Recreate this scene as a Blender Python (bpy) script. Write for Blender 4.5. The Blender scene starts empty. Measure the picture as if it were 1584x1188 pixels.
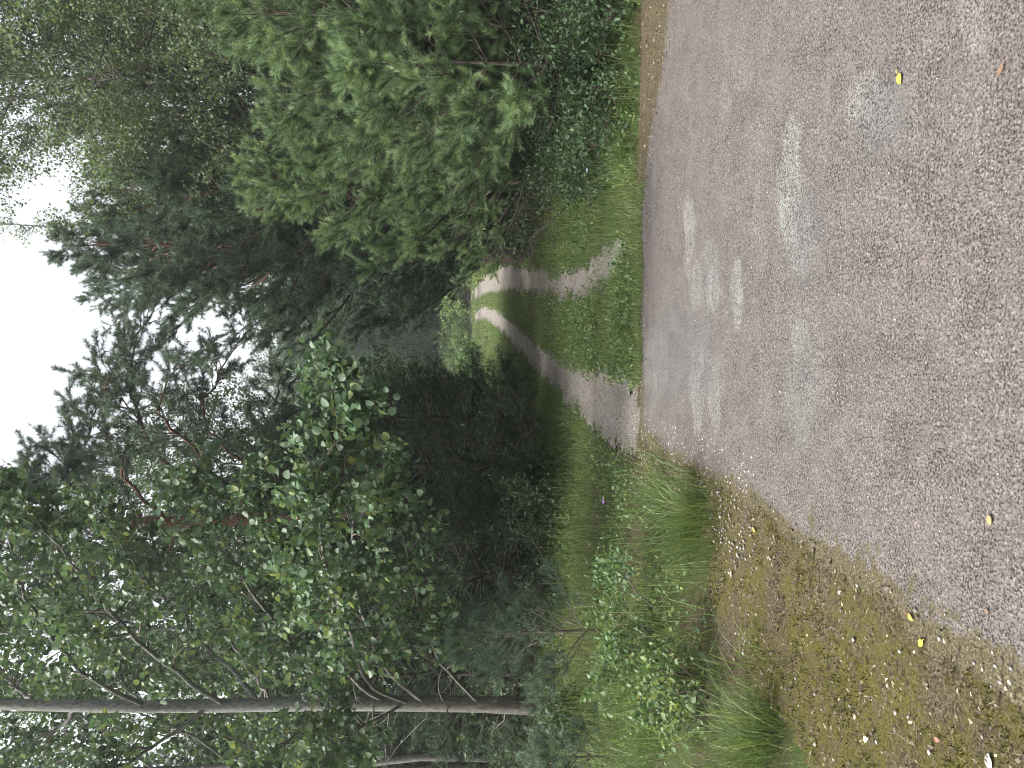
import bpy, math
import numpy as np
from mathutils import Matrix, Vector

SC = bpy.context.scene
COL = SC.collection
TAU = math.tau
rad = math.radians

# ------------------------------------------------------------------ camera, sky, sun, exposure
CAMZ, PITCH, F = 1.6, rad(4.35), 1210.0          # F: focal length in pixels of the 1584 px long side
cp, sp_ = math.cos(PITCH), math.sin(PITCH)
FWD = Vector((0, cp, -sp_)); UPV = Vector((0, sp_, cp))
cam = bpy.data.cameras.new('camera')
cam.sensor_fit = 'HORIZONTAL'; cam.sensor_width = 36.0; cam.lens = F / 1584 * 36
cam.clip_start = 0.05; cam.clip_end = 2000
camo = bpy.data.objects.new('camera', cam); COL.objects.link(camo)
lx, ly, lz = -UPV, Vector((1, 0, 0)), -FWD       # the phone was held upright and the picture lies on its side
camo.matrix_world = Matrix(((lx.x, ly.x, lz.x, 0), (lx.y, ly.y, lz.y, 0), (lx.z, ly.z, lz.z, CAMZ), (0, 0, 0, 1)))
SC.camera = camo

SUN_EL, SUN_AZ = rad(54), rad(-100)              # azimuth from +Y, clockwise: from the left, a little behind
w = bpy.data.worlds.new('World'); SC.world = w; w.use_nodes = True
nt = w.node_tree; bg = nt.nodes['Background']
sk = nt.nodes.new('ShaderNodeTexSky'); sk.sky_type = 'NISHITA'; sk.sun_disc = False
sk.sun_elevation = SUN_EL; sk.sun_rotation = SUN_AZ
sk.air_density = 1.0; sk.dust_density = 6.0; sk.ozone_density = 0.6
hs = nt.nodes.new('ShaderNodeHueSaturation'); hs.inputs['Saturation'].default_value = 0.22
nt.links.new(sk.outputs[0], hs.inputs['Color']); nt.links.new(hs.outputs[0], bg.inputs['Color'])
bg.inputs['Strength'].default_value = 0.13
sl = bpy.data.lights.new('sun', 'SUN'); sl.energy = 2.1; sl.angle = rad(14); sl.color = (1.0, 0.96, 0.88)
so = bpy.data.objects.new('sun', sl); COL.objects.link(so)
sd = Vector((math.sin(SUN_AZ) * math.cos(SUN_EL), math.cos(SUN_AZ) * math.cos(SUN_EL), math.sin(SUN_EL)))
so.rotation_euler = sd.to_track_quat('Z', 'Y').to_euler()
SC.view_settings.view_transform = 'Standard'; SC.view_settings.look = 'None'
SC.view_settings.gamma = 1; SC.view_settings.use_curve_mapping = False
SC.view_settings.exposure = 1.75
SC.cycles.filter_width = 1.1
SC.cycles.max_bounces = 6; SC.cycles.diffuse_bounces = 3; SC.cycles.glossy_bounces = 2
SC.cycles.transmission_bounces = 4; SC.cycles.transparent_max_bounces = 4

# ------------------------------------------------------------------ helpers
def ray(u, v):
    """Direction through a point of the upright picture (1188 x 1584)."""
    a, b = (u - 594) / F, (792 - v) / F
    return np.array((a, cp + b * sp_, -sp_ + b * cp))
def G(u, v, z=0.0):
    d = ray(u, v); t = (z - CAMZ) / d[2]
    return np.array((d[0] * t, d[1] * t, z))
def P(u, v, Y):
    d = ray(u, v); t = Y / d[1]
    return np.array((d[0] * t, Y, CAMZ + d[2] * t))

def nrm(a):
    return a / np.maximum(np.linalg.norm(a, axis=-1, keepdims=True), 1e-9)

_perm = np.random.default_rng(5).random((256, 256))
def vnoise(x, y):
    x = np.asarray(x, float); y = np.asarray(y, float)
    i = np.floor(x).astype(int); j = np.floor(y).astype(int)
    f = x - i; g = y - j; f = f * f * (3 - 2 * f); g = g * g * (3 - 2 * g)
    q = lambda a, b: _perm[a & 255, b & 255]
    return (q(i, j) * (1 - f) + q(i + 1, j) * f) * (1 - g) + (q(i, j + 1) * (1 - f) + q(i + 1, j + 1) * f) * g
def fbm(x, y, o=4):
    s = 0; a = 0.5
    for k in range(o):
        s = s + a * vnoise(x * 2 ** k + 17 * k, y * 2 ** k + 31 * k); a *= 0.5
    return s / (1 - 0.5 ** o)

class MB:
    """Collects vertices and faces; build() links them as ONE mesh object."""
    def __init__(s):
        s.v = []; s.f = {}; s.n = 0; s.t = []
    def add(s, verts, faces, tone=0.5, mat=0):
        verts = np.asarray(verts, np.float32).reshape(-1, 3)
        faces = np.asarray(faces, np.int64)
        s.v.append(verts)
        t = np.broadcast_to(np.asarray(tone, np.float32), (len(verts),))
        s.t.append(t)
        s.f.setdefault((faces.shape[1], mat), []).append(faces + s.n)
        s.n += len(verts)
    def build(s, name, mats, parent=None, smooth=False):
        me = bpy.data.meshes.new(name)
        if not isinstance(mats, (list, tuple)): mats = [mats]
        for m in mats: me.materials.append(m)
        if s.n:
            V = np.concatenate(s.v); T = np.concatenate(s.t)
            loops = []; starts = []; tot = []; mi = []; c = 0
            for (k, m), fl in s.f.items():
                fa = np.concatenate(fl)
                loops.append(fa.ravel()); starts.append(c + np.arange(len(fa)) * k)
                tot.append(np.full(len(fa), k)); mi.append(np.full(len(fa), m)); c += fa.size
            me.vertices.add(len(V)); me.vertices.foreach_set('co', V.ravel())
            L = np.concatenate(loops); S = np.concatenate(starts)
            me.loops.add(len(L)); me.loops.foreach_set('vertex_index', L.astype(np.int32))
            me.polygons.add(len(S)); me.polygons.foreach_set('loop_start', S.astype(np.int32))
            me.polygons.foreach_set('material_index', np.concatenate(mi).astype(np.int32))
            if smooth: me.polygons.foreach_set('use_smooth', np.ones(len(S), bool))
            at = me.attributes.new('tone', 'FLOAT', 'POINT'); at.data.foreach_set('value', T)
            me.update(calc_edges=True)
        o = bpy.data.objects.new(name, me); COL.objects.link(o)
        if parent: o.parent = parent
        return o

def tag(o, label=None, cat=None, group=None, kind=None):
    if label: o['label'] = label
    if cat: o['category'] = cat
    if group: o['group'] = group
    if kind: o['kind'] = kind
    return o
def thing(name, label, cat, loc=(0, 0, 0), group=None):
    o = bpy.data.objects.new(name, None); o.empty_display_size = 0.3
    COL.objects.link(o); o.location = [float(c) for c in loc]
    return tag(o, label, cat, group)
def dup(root, loc, rz, sc, label, group=None):
    r = root.copy(); COL.objects.link(r)
    r.location = [float(c) for c in loc]; r.rotation_euler = (0, 0, rz)
    r.scale = (sc, sc, sc) if np.isscalar(sc) else sc
    r['label'] = label
    if group: r['group'] = group
    for ch in list(root.children):
        c = ch.copy(); COL.objects.link(c); c.parent = r
    return r

# ------------------------------------------------------------------ materials
def newmat(name):
    m = bpy.data.materials.new(name); m.use_nodes = True
    n = m.node_tree; b = n.nodes['Principled BSDF']
    return m, n, b
def N(n, t, **kw):
    x = n.nodes.new('ShaderNode' + t)
    for k, v in kw.items(): setattr(x, k, v)
    return x
def ramp(n, fac, stops):
    r = N(n, 'ValToRGB'); el = r.color_ramp.elements
    while len(el) < len(stops): el.new(0.5)
    for e, (p, c) in zip(el, stops):
        e.position = p; e.color = (c if len(c) == 4 else (*c, 1)) if not np.isscalar(c) else (c, c, c, 1)
    n.links.new(fac, r.inputs[0]); return r.outputs[0]
def mix(n, fac, a, b, mode='MIX'):
    x = N(n, 'Mix', data_type='RGBA', blend_type=mode)
    for i, s in ((0, fac), (6, a), (7, b)):
        if hasattr(s, 'links'): n.links.new(s, x.inputs[i])
        else: x.inputs[i].default_value = s if i == 0 else (*s, 1)
    return x.outputs[2]
def noise(n, scale, detail=4, rough=0.55, vec=None, out=0):
    x = N(n, 'TexNoise'); x.inputs['Scale'].default_value = scale
    x.inputs['Detail'].default_value = detail; x.inputs['Roughness'].default_value = rough
    n.links.new(vec or objco(n), x.inputs['Vector']); return x.outputs[out]
def voro(n, scale, feat='F1', vec=None, rnd=1.0):
    x = N(n, 'TexVoronoi', feature=feat); x.inputs['Scale'].default_value = scale
    x.inputs['Randomness'].default_value = rnd
    n.links.new(vec or objco(n), x.inputs['Vector']); return x
def objco(n):
    for x in n.nodes:
        if x.bl_idname == 'ShaderNodeTexCoord': return x.outputs['Object']
    return N(n, 'TexCoord').outputs['Object']
def attr(n, name='tone'):
    x = N(n, 'Attribute'); x.attribute_name = name; return x.outputs['Fac']
def bump(n, b, h, strength=0.5, dist=0.01):
    x = N(n, 'Bump'); x.inputs['Strength'].default_value = strength; x.inputs['Distance'].default_value = dist
    n.links.new(h, x.inputs['Height']); n.links.new(x.outputs[0], b.inputs['Normal'])
def math_(n, op, a, b=None):
    x = N(n, 'Math', operation=op)
    for i, s in enumerate((a, b)):
        if s is None: continue
        if hasattr(s, 'links'): n.links.new(s, x.inputs[i])
        else: x.inputs[i].default_value = s
    return x.outputs[0]

def leafmat(name, stops, trans=0.35, rough=0.5, spec=0.35, tcol=None):
    """Leaf or needle: coloured by the tone each leaf carries, lets light through."""
    m, n, b = newmat(name)
    c = ramp(n, attr(n), stops)
    oi = N(n, 'ObjectInfo')
    hv = N(n, 'HueSaturation'); hv.inputs['Saturation'].default_value = .96
    n.links.new(math_(n, 'ADD', math_(n, 'MULTIPLY', oi.outputs['Random'], 0.5), 0.75), hv.inputs['Value'])
    n.links.new(c, hv.inputs['Color']); c = hv.outputs[0]
    n.links.new(c, b.inputs['Base Color'])
    b.inputs['Roughness'].default_value = rough
    b.inputs['Specular IOR Level'].default_value = spec
    tr = N(n, 'BsdfTranslucent')
    tc = mix(n, 1.0, c, tcol or (1.35, 1.3, 0.8), 'MULTIPLY')
    n.links.new(tc, tr.inputs['Color'])
    ms = N(n, 'MixShader'); ms.inputs[0].default_value = trans
    n.links.new(b.outputs[0], ms.inputs[1]); n.links.new(tr.outputs[0], ms.inputs[2])
    n.links.new(ms.outputs[0], n.nodes['Material Output'].inputs['Surface'])
    return m
def barkmat(name, a, b_, c=None, sx=9, sz=3, bd=0.02, strength=0.7):
    m, n, b = newmat(name)
    mp = N(n, 'Mapping'); mp.inputs['Scale'].default_value = (sx, sx, sz); n.links.new(objco(n), mp.inputs[0])
    f = noise(n, 1.0, 6, 0.65, mp.outputs[0])
    col = ramp(n, f, [(0.3, a), (0.52, b_), (0.72, c or b_)])
    n.links.new(col, b.inputs['Base Color']); b.inputs['Roughness'].default_value = 0.9
    b.inputs['Specular IOR Level'].default_value = 0.2
    bump(n, b, f, strength, bd)
    return m

M = {}
M['aspen_leaf'] = leafmat('aspen_leaf', [(0, (.036, .068, .034)), (.5, (.060, .108, .054)), (.9, (.095, .150, .078)), (1, (.16, .19, .06))], .3, .5, .35)
M['birch_leaf'] = leafmat('birch_leaf', [(0, (.052, .084, .042)), (.5, (.086, .130, .064)), (1, (.135, .178, .090))], .4, .5, .35)
M['wood_leaf'] = leafmat('wood_leaf', [(0, (.030, .058, .026)), (.5, (.052, .094, .042)), (1, (.088, .138, .058))], .35, .5, .3)
M['needle'] = leafmat('pine_needle', [(0, (.040, .070, .032)), (.4, (.074, .126, .060)), (.75, (.132, .205, .095)), (1, (.19, .27, .12))], .25, .5, .35)
M['needle_old'] = leafmat('old_pine_needle', [(0, (.048, .080, .056)), (.5, (.084, .132, .086)), (1, (.13, .185, .118))], .2, .5, .35)
M['spruce_needle'] = leafmat('spruce_needle', [(0, (.020, .038, .020)), (.5, (.032, .058, .030)), (1, (.052, .088, .042))], .2, .55, .3)
M['grass'] = leafmat('grass_blade', [(0, (.055, .090, .026)), (.45, (.105, .160, .050)), (.8, (.17, .22, .075)), (.93, (.24, .24, .11)), (1, (.34, .29, .16))], .35, .5, .3)
M['herb'] = leafmat('herb_leaf', [(0, (.048, .090, .032)), (.5, (.092, .155, .058)), (.9, (.15, .22, .085)), (1, (.24, .26, .07))], .35, .5, .35)
M['shrub_leaf'] = leafmat('shrub_leaf', [(0, (.060, .12, .045)), (.5, (.095, .175, .070)), (1, (.16, .25, .10))], .35, .5, .35)
M['sunny_leaf'] = leafmat('sunny_leaf', [(0, (.09, .14, .04)), (1, (.20, .25, .08))], .4, .5, .3)
M['aspen_bark'] = barkmat('aspen_bark', (.055, .053, .047), (.135, .133, .12), (.20, .197, .18), 45, 16, .012, .6)
M['pine_bark'] = barkmat('pine_bark', (.030, .024, .020), (.075, .060, .050), (.12, .10, .085), 38, 9, .03, 1.0)
_m = M['pine_bark']; _n = _m.node_tree; _b = _n.nodes['Principled BSDF']          # flaky orange bark higher up, as pines have
_sx = N(_n, 'SeparateXYZ'); _n.links.new(objco(_n), _sx.inputs[0])
_mr = N(_n, 'MapRange'); _mr.inputs[1].default_value = 3.0; _mr.inputs[2].default_value = 6.0; _n.links.new(_sx.outputs[2], _mr.inputs[0])
_c = _b.inputs['Base Color'].links[0].from_socket
_n.links.new(mix(_n, _mr.outputs[0], _c, mix(_n, 1.0, _c, (1.9, 1.25, .95), 'MULTIPLY')), _b.inputs['Base Color'])
M['twig'] = barkmat('twig_bark', (.06, .05, .04), (.13, .11, .09), (.20, .18, .15), 20, 20, .004, .3)
M['dark_bark'] = barkmat('dark_bark', (.025, .02, .016), (.06, .05, .04), (.09, .075, .06), 12, 4, .02, .7)

_m = M['aspen_bark']; _n = _m.node_tree; _b = _n.nodes['Principled BSDF']         # rough dark fissured bark at the foot
_sx = N(_n, 'SeparateXYZ'); _n.links.new(objco(_n), _sx.inputs[0])
_mr = N(_n, 'MapRange'); _mr.inputs[1].default_value = .5; _mr.inputs[2].default_value = 2.4; _n.links.new(_sx.outputs[2], _mr.inputs[0])
_c = _b.inputs['Base Color'].links[0].from_socket
_mp = N(_n, 'Mapping'); _mp.inputs['Scale'].default_value = (30, 30, 7); _n.links.new(objco(_n), _mp.inputs[0])
_dk = ramp(_n, noise(_n, 1.0, 6, .7, _mp.outputs[0]), [(.38, (.022, .020, .017)), (.5, (.070, .062, .052)), (.66, (.14, .13, .115))])
_n.links.new(mix(_n, _mr.outputs[0], _dk, _c), _b.inputs['Base Color'])

# ------------------------------------------------------------------ growing wood and foliage
def frames(pts):
    t = nrm(np.gradient(pts, axis=0))
    ref = np.array((0, 0, 1.0)) if abs(t[0][2]) < 0.8 else np.array((1.0, 0, 0))
    a = nrm(np.cross(t, ref)); b = np.cross(t, a)
    return t, a, b
def tube(mb, pts, r, sides=6, tone=0.5, mat=0, lump=0.0, rng=None):
    pts = np.asarray(pts, float); k = len(pts)
    r = np.broadcast_to(np.asarray(r, float), (k,))
    t, a, b = frames(pts)
    an = np.arange(sides) / sides * TAU
    rr = r[:, None]
    if lump and rng is not None: rr = rr * (1 + rng.normal(0, lump, (k, sides)))
    ring = pts[:, None] + rr[..., None] * (np.cos(an)[None, :, None] * a[:, None] + np.sin(an)[None, :, None] * b[:, None])
    i = np.arange(k - 1)[:, None] * sides; j = np.arange(sides)[None]; j2 = (j + 1) % sides
    f = np.stack(np.broadcast_arrays(i + j, i + j2, i + sides + j2, i + sides + j), -1).reshape(-1, 4)
    mb.add(ring.reshape(-1, 3), f, tone, mat)
def grow(rng, p, d, L, n, wob=0.12, up=0.0):
    pts = [np.array(p, float)]; d = np.array(d, float)
    for i in range(n):
        d = d + rng.normal(0, wob, 3); d[2] += up; d = d / np.linalg.norm(d)
        pts.append(pts[-1] + d * (L / n))
    return np.array(pts)
def spline(ctrl, n=24):
    c = np.asarray(ctrl, float); k = len(c)
    c = np.vstack((2 * c[0] - c[1], c, 2 * c[-1] - c[-2]))
    out = []
    for s in np.linspace(0, k - 1 - 1e-6, n):
        i = int(s); t = s - i
        p0, p1, p2, p3 = c[i:i + 4]
        out.append(0.5 * (2 * p1 + (p2 - p0) * t + (2 * p0 - 5 * p1 + 4 * p2 - p3) * t * t + (3 * p1 - p0 - 3 * p2 + p3) * t ** 3))
    return np.array(out)

def foliate(rng, mb, segs, pts, r, start=0.25, nsub=10, sublen=0.8, ang=55, up=0.05, ntw=5, twlen=0.25, taper=0.6, wob=0.13, flat=0.0, twmat=0, twr=0.003, sides=4):
    """Side branches and twigs along a limb; the twigs are collected in segs for leaves or needles."""
    k = len(pts); t = nrm(np.gradient(pts, axis=0))
    for s in range(nsub):
        f = start + (1 - start) * (s + rng.random()) / nsub
        x = f * (k - 1); i = min(int(x), k - 2); p = pts[i] + (pts[i + 1] - pts[i]) * (x - i)
        perp = rng.normal(0, 1, 3)
        if flat: perp[2] *= 1 - flat
        perp = np.cross(t[i], perp) if not flat else perp - t[i] * perp.dot(t[i])
        perp /= np.linalg.norm(perp) + 1e-9
        a = rad(ang * rng.uniform(.7, 1.25)) * (1 - 0.55 * f)
        d = t[i] * math.cos(a) + perp * math.sin(a)
        L = sublen * (1 - taper * (f - start) / (1 - start + 1e-6)) * rng.uniform(.6, 1.2)
        sub = grow(rng, p, d, L, 5, wob, up)
        r0 = min(np.interp(x, np.arange(k), r) * .6, 0.012 * L + .004)
        tube(mb, sub, np.linspace(r0, twr, 6), sides, .5, twmat)
        for q in range(ntw):
            g = 0.25 + 0.75 * (q + rng.random()) / ntw
            y = g * 5; j = min(int(y), 4); c = sub[j] + (sub[j + 1] - sub[j]) * (y - j)
            dd = nrm(nrm(sub[j + 1] - sub[j]) + rng.normal(0, .75, 3)); dd[2] += up * 2
            e = c + nrm(dd) * twlen * rng.uniform(.5, 1.25)
            segs.append((c, e))
        segs.append((sub[4], sub[5] + nrm(sub[5] - sub[4]) * twlen * .5))
    segs.append((pts[-2], pts[-1] + t[-1] * twlen * .6))

ROUND = np.array([(0, 0), (.30, .10), (.46, .38), (.40, .70), (.12, .98), (0, 1.04), (-.12, .98), (-.40, .70), (-.46, .38), (-.30, .10)])
OVAL = np.array([(0, 0), (.25, .25), (.28, .55), (0, 1.05), (-.28, .55), (-.25, .25)])
DIAM = np.array([(0, 0), (.34, .42), (0, 1), (-.34, .42)])
def leaves(rng, mb, segs, n, size, shape=OVAL, droop=0.3, spread=0.03, tone=(.15, .95), mat=0, cup=.12, pale=0.0, upn=.5):
    A = np.array([s[0] for s in segs]); B = np.array([s[1] for s in segs])
    S = len(A); st = rng.uniform(*tone, S)
    idx = np.repeat(np.arange(S), n); m = len(idx)
    t = rng.random((m, 1)) ** .7
    pos = A[idx] + (B - A)[idx] * t + rng.normal(0, spread, (m, 3))
    ax = nrm(nrm((B - A)[idx]) * .6 + rng.normal(0, .7, (m, 3)) + np.array((0, 0, -droop)))
    nn = rng.normal(0, .6, (m, 3)) + np.array((0, 0, upn)); side = nrm(np.cross(ax, nn)); nn = np.cross(side, ax)
    sz = size * rng.uniform(.45, 1.3, (m, 1))
    tn = np.clip(st[idx] + rng.normal(0, .2, m), 0, .97)
    if pale: tn = np.where(rng.random(m) < pale, 1.0, tn)
    k = len(shape)
    x = shape[:, 0][None, :, None]; y = shape[:, 1][None, :, None]
    V = pos[:, None] + sz[:, None] * (x * side[:, None] + y * ax[:, None] + (np.abs(x) * cup * 2 - y * y * cup) * nn[:, None])
    F_ = np.arange(m)[:, None] * k + np.arange(k)[None]
    if k == 4:
        F_ = F_.reshape(-1, 4)
        q = np.concatenate((F_[:, [0, 1, 2]], F_[:, [0, 2, 3]]))
        mb.add(V.reshape(-1, 3), q, np.repeat(tn, k), mat)
    else:
        h = k // 2
        right = F_[:, list(range(0, h + 1))]; left = F_[:, [0] + list(range(h, k))]
        mb.add(V.reshape(-1, 3), np.concatenate((right, left)), np.repeat(tn, k), mat)
def needles(rng, mb, segs, n, ln, wd=.004, spread=.75, fwd=.75, tone=(.1, .9), mat=0):
    A = np.array([s[0] for s in segs]); B = np.array([s[1] for s in segs])
    S = len(A); st = rng.uniform(*tone, S)
    idx = np.repeat(np.arange(S), n); m = len(idx)
    t = rng.random((m, 1))
    D = nrm(B - A)[idx]
    pos = A[idx] + (B - A)[idx] * t
    R = rng.normal(0, 1, (m, 3)); R = nrm(R - D * (R * D).sum(1, keepdims=True))
    d = nrm(D * fwd * rng.uniform(.6, 1.3, (m, 1)) + R * spread + np.array((0, 0, .05)))
    sd_ = nrm(np.cross(d, rng.normal(0, 1, (m, 3)))) * wd * .5
    L = ln * rng.uniform(.65, 1.15, (m, 1))
    tip = pos + d * L
    V = np.stack((pos - sd_, pos + sd_, tip), 1)
    tn = np.clip(st[idx] + .12 * (t[:, 0] - .5) + rng.normal(0, .08, m), 0, 1)
    mb.add(V.reshape(-1, 3), np.arange(3 * m).reshape(-1, 3), np.repeat(tn, 3), mat)

def pine_parts(rng, H, r0, lo, gap, llen, nper=5, lift=25, upc=.06, prof=lambda f: 1 - f, nsub=9, sub=.45, ntw=4, tw=.14, nn=60, ln=.06, wd=.004, fwd=.75, spread=.75, tone=(.1, .9), flat=0.4, lean=(0, 0), dead=0, wob=.10, taper=.55, start=.3):
    """Trunk with limbs in whorls, and the needled crown, as two mesh builders."""
    tm, cm = MB(), MB(); segs = []
    n = 14; z = np.linspace(0, H, n)
    tp = np.stack((lean[0] * (z / H) ** 1.5 + rng.normal(0, .012 * H / 6, n) * (z > 0), lean[1] * (z / H) ** 1.5 + rng.normal(0, .012 * H / 6, n) * (z > 0), z), 1)
    tr = r0 * (1 - .93 * (z / H)) + .004; tr[0] *= 1.25
    tube(tm, tp, tr, 9, .5, 0, .03, rng)
    h = lo; a0 = rng.uniform(0, TAU)
    while h < H * .985:
        f = (h - lo) / (H - lo)
        p = np.array([np.interp(h, z, tp[:, c]) for c in range(3)])
        rr = np.interp(h, z, tr)
        for i in range(nper):
            az = a0 + i * TAU / nper + rng.normal(0, .25)
            L = llen * prof(f) * rng.uniform(.75, 1.15)
            if L < .12: continue
            e = rad(lift + 30 * f + rng.normal(0, 7))
            d = (math.cos(az) * math.cos(e), math.sin(az) * math.cos(e), math.sin(e))
            lp = grow(rng, p, d, L, 7, wob * .7, upc)
            lr = np.linspace(min(rr * .5, .012 + .014 * L), .004, 8)
            tube(tm, lp, lr, 5, .5, 0)
            foliate(rng, cm, segs, lp, lr, start, max(3, int(nsub * L / llen + .5)), sub * (.5 + .5 * L / llen), 50, upc, ntw, tw, taper, wob, flat, 1)
        a0 += 1.1; h += gap * rng.uniform(.8, 1.2)
    for i in range(dead):
        h = rng.uniform(.12, 1) * max(lo, .4); az = rng.uniform(0, TAU); p = np.array([np.interp(h, z, tp[:, c]) for c in range(3)])
        L = llen * rng.uniform(.4, .9)
        lp = grow(rng, p, (math.cos(az), math.sin(az), rng.uniform(-.1, .35)), L, 6, .16, 0)
        tube(tm, lp, np.linspace(.010, .003, 7), 4)
        for q in range(4):
            j = rng.integers(1, 6); s = grow(rng, lp[j], nrm(lp[j + 1 if j < 6 else 6] - lp[j - 1] + rng.normal(0, .6, 3)), L * .35, 3, .2, 0)
            tube(tm, s, np.linspace(.005, .002, 4), 4)
    segs.append((tp[-2], tp[-1]))
    needles(rng, cm, segs, nn, ln, wd, spread, fwd, tone)
    return tm, cm

def leafy_parts(rng, H, r0, lo, R, nl=16, lift=35, upc=.04, nsub=9, sub=.9, ntw=5, tw=.25, nleaf=8, size=.05, shape=DIAM, droop=.3, spread=.04, prof=None, lean=(0, 0), tone=(.15, .9), sides=9, pale=0.0):
    prof = prof or (lambda f: math.sin(math.pi * min(1, .25 + .75 * f)) ** .7 + .12)
    tm, cm = MB(), MB(); segs = []
    n = 16; z = np.linspace(0, H, n)
    tp = np.stack((lean[0] * (z / H) ** 1.4 + rng.normal(0, .010 * H / 4, n) * (z > 0), lean[1] * (z / H) ** 1.4 + rng.normal(0, .010 * H / 4, n) * (z > 0), z), 1)
    tr = r0 * (1 - .94 * (z / H) ** 1.1) + .004; tr[0] *= 1.3
    tube(tm, tp, tr, sides, .5, 0, .03, rng)
    for i in range(nl):
        f = (i + rng.random()) / nl; h = lo + (H * .98 - lo) * f; az = i * 2.4 + rng.normal(0, .4)
        p = np.array([np.interp(h, z, tp[:, c]) for c in range(3)]); rr = np.interp(h, z, tr)
        L = R * prof(f) * rng.uniform(.75, 1.15); e = rad(lift + 25 * f + rng.normal(0, 8))
        lp = grow(rng, p, (math.cos(az) * math.cos(e), math.sin(az) * math.cos(e), math.sin(e)), L, 8, .09, upc)
        lr = np.linspace(min(rr * .5, .006 + .008 * L), .004, 9)
        tube(tm, lp, lr, 5)
        foliate(rng, cm, segs, lp, lr, .2, max(4, int(nsub * L / R + .5)), sub, 55, upc * .3, ntw, tw, .5, .14, 0, 1)
    foliate(rng, cm, segs, tp[9:], tr[9:], .2, nsub, sub * .7, 45, .02, ntw, tw, .5, .14, 0, 1)
    leaves(rng, cm, segs, nleaf, size, shape, droop, spread, tone, pale=pale)
    return tm, cm

def place(name, label, cat, loc, parts, bark, leaf, group=None, rz=0, twig='twig'):
    t = thing(name, label, cat, loc, group); t.rotation_euler[2] = rz
    parts[0].build('trunk', M[bark], t, True)
    parts[1].build('crown', [M[leaf], M[twig]], t)
    return t

# ------------------------------------------------------------------ ground, road, verge, track
ROAD_PX = [(1188, 1033), (1085, 1023), (985, 1005), (860, 991), (640, 990), (505, 990), (470, 1035), (437, 1105), (400, 1165), (330, 1255), (262, 1350), (200, 1420), (155, 1490), (90, 1584)]
RP = np.array([G(*q)[:2] for q in ROAD_PX])
d0 = nrm(RP[0] - RP[2]); d1 = nrm(RP[-1] - RP[-4])
ROAD = np.vstack((RP[0] + d0 * 14, RP, RP[-1] + d1 * 6, (RP[-1] + d1 * 6) + (0, -6), RP[0] + d0 * 14 + (0, -14)))
VERGE_PX = [(500, 988), (478, 985), (436, 1000), (395, 1060), (335, 1112), (270, 1105), (200, 1135), (125, 1190), (60, 1250), (0, 1292)]
VP = np.array([G(*q)[:2] for q in VERGE_PX]); dv = nrm(VP[-1] - VP[-3])
VERGE = np.vstack((VP, VP[-1] + dv * 5, RP[-1] + d1 * 5 + (1, 0), RP[-1] + (1, 0), RP[8] + (.8, 0), RP[5] + (.5, -.3)))
RSTRIP_PX = [(1188, 1003), (1080, 997), (960, 990), (840, 988), (560, 987), (560, 1010), (900, 1010), (1188, 1060)]
RS = np.array([G(*q)[:2] for q in RSTRIP_PX])
RS[0:1] = RS[0:1]; RS = np.vstack((RS[0] + nrm(RS[0] - RS[1]) * 8, RS, RS[-1] + nrm(RS[0] - RS[1]) * 8))

def inpoly(x, y, poly):
    r = np.zeros(x.shape, bool); n = len(poly)
    for i in range(n):
        x0, y0 = poly[i]; x1, y1 = poly[(i + 1) % n]
        c = ((y0 > y) != (y1 > y))
        with np.errstate(divide='ignore', invalid='ignore'):
            r ^= c & (x < (x1 - x0) * (y - y0) / (y1 - y0) + x0)
    return r
def polydist(x, y, pl):
    """Distance to an open polyline and the parameter of the nearest point."""
    best = np.full(x.shape, 1e9); bt = np.zeros(x.shape)
    for i in range(len(pl) - 1):
        a = pl[i]; b = pl[i + 1]; ab = b - a; L2 = ab.dot(ab)
        t = np.clip(((x - a[0]) * ab[0] + (y - a[1]) * ab[1]) / L2, 0, 1)
        d = np.hypot(x - a[0] - ab[0] * t, y - a[1] - ab[1] * t)
        m = d < best; best = np.where(m, d, best); bt = np.where(m, i + t, bt)
    return best, bt

LRUT_PX = [(546, 1000, 128), (548, 965, 116), (565, 930, 86), (594, 880, 56), (622, 845, 46), (655, 810, 36), (683, 783, 28), (697, 765, 25), (704, 750, 20), (700, 739, 15), (690, 731, 11), (660, 724, 8)]
RRUT_PX = [(806, 966, 8), (788, 950, 44), (772, 936, 62), (758, 918, 56), (747, 890, 42), (746, 855, 36), (753, 820, 36), (757, 790, 38), (756, 770, 40), (748, 752, 30), (738, 740, 22), (728, 731, 13), (700, 723, 8), (650, 718, 6)]
def rut(px):
    c = np.array([G(u, v)[:2] for u, v, _ in px]); wd = np.array([wp / F * G(u, v)[1] for u, v, wp in px])
    return c, wd / 2
LR, LW = rut(LRUT_PX); RR, RW = rut(RRUT_PX)
def ruts(x, y):
    """How far inside a wheel rut a point lies (positive inside), in metres."""
    d1_, t1 = polydist(x, y, LR); d2_, t2 = polydist(x, y, RR)
    return np.maximum(np.interp(t1, np.arange(len(LW)), LW) - d1_, np.interp(t2, np.arange(len(RW)), RW) - d2_)

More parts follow.
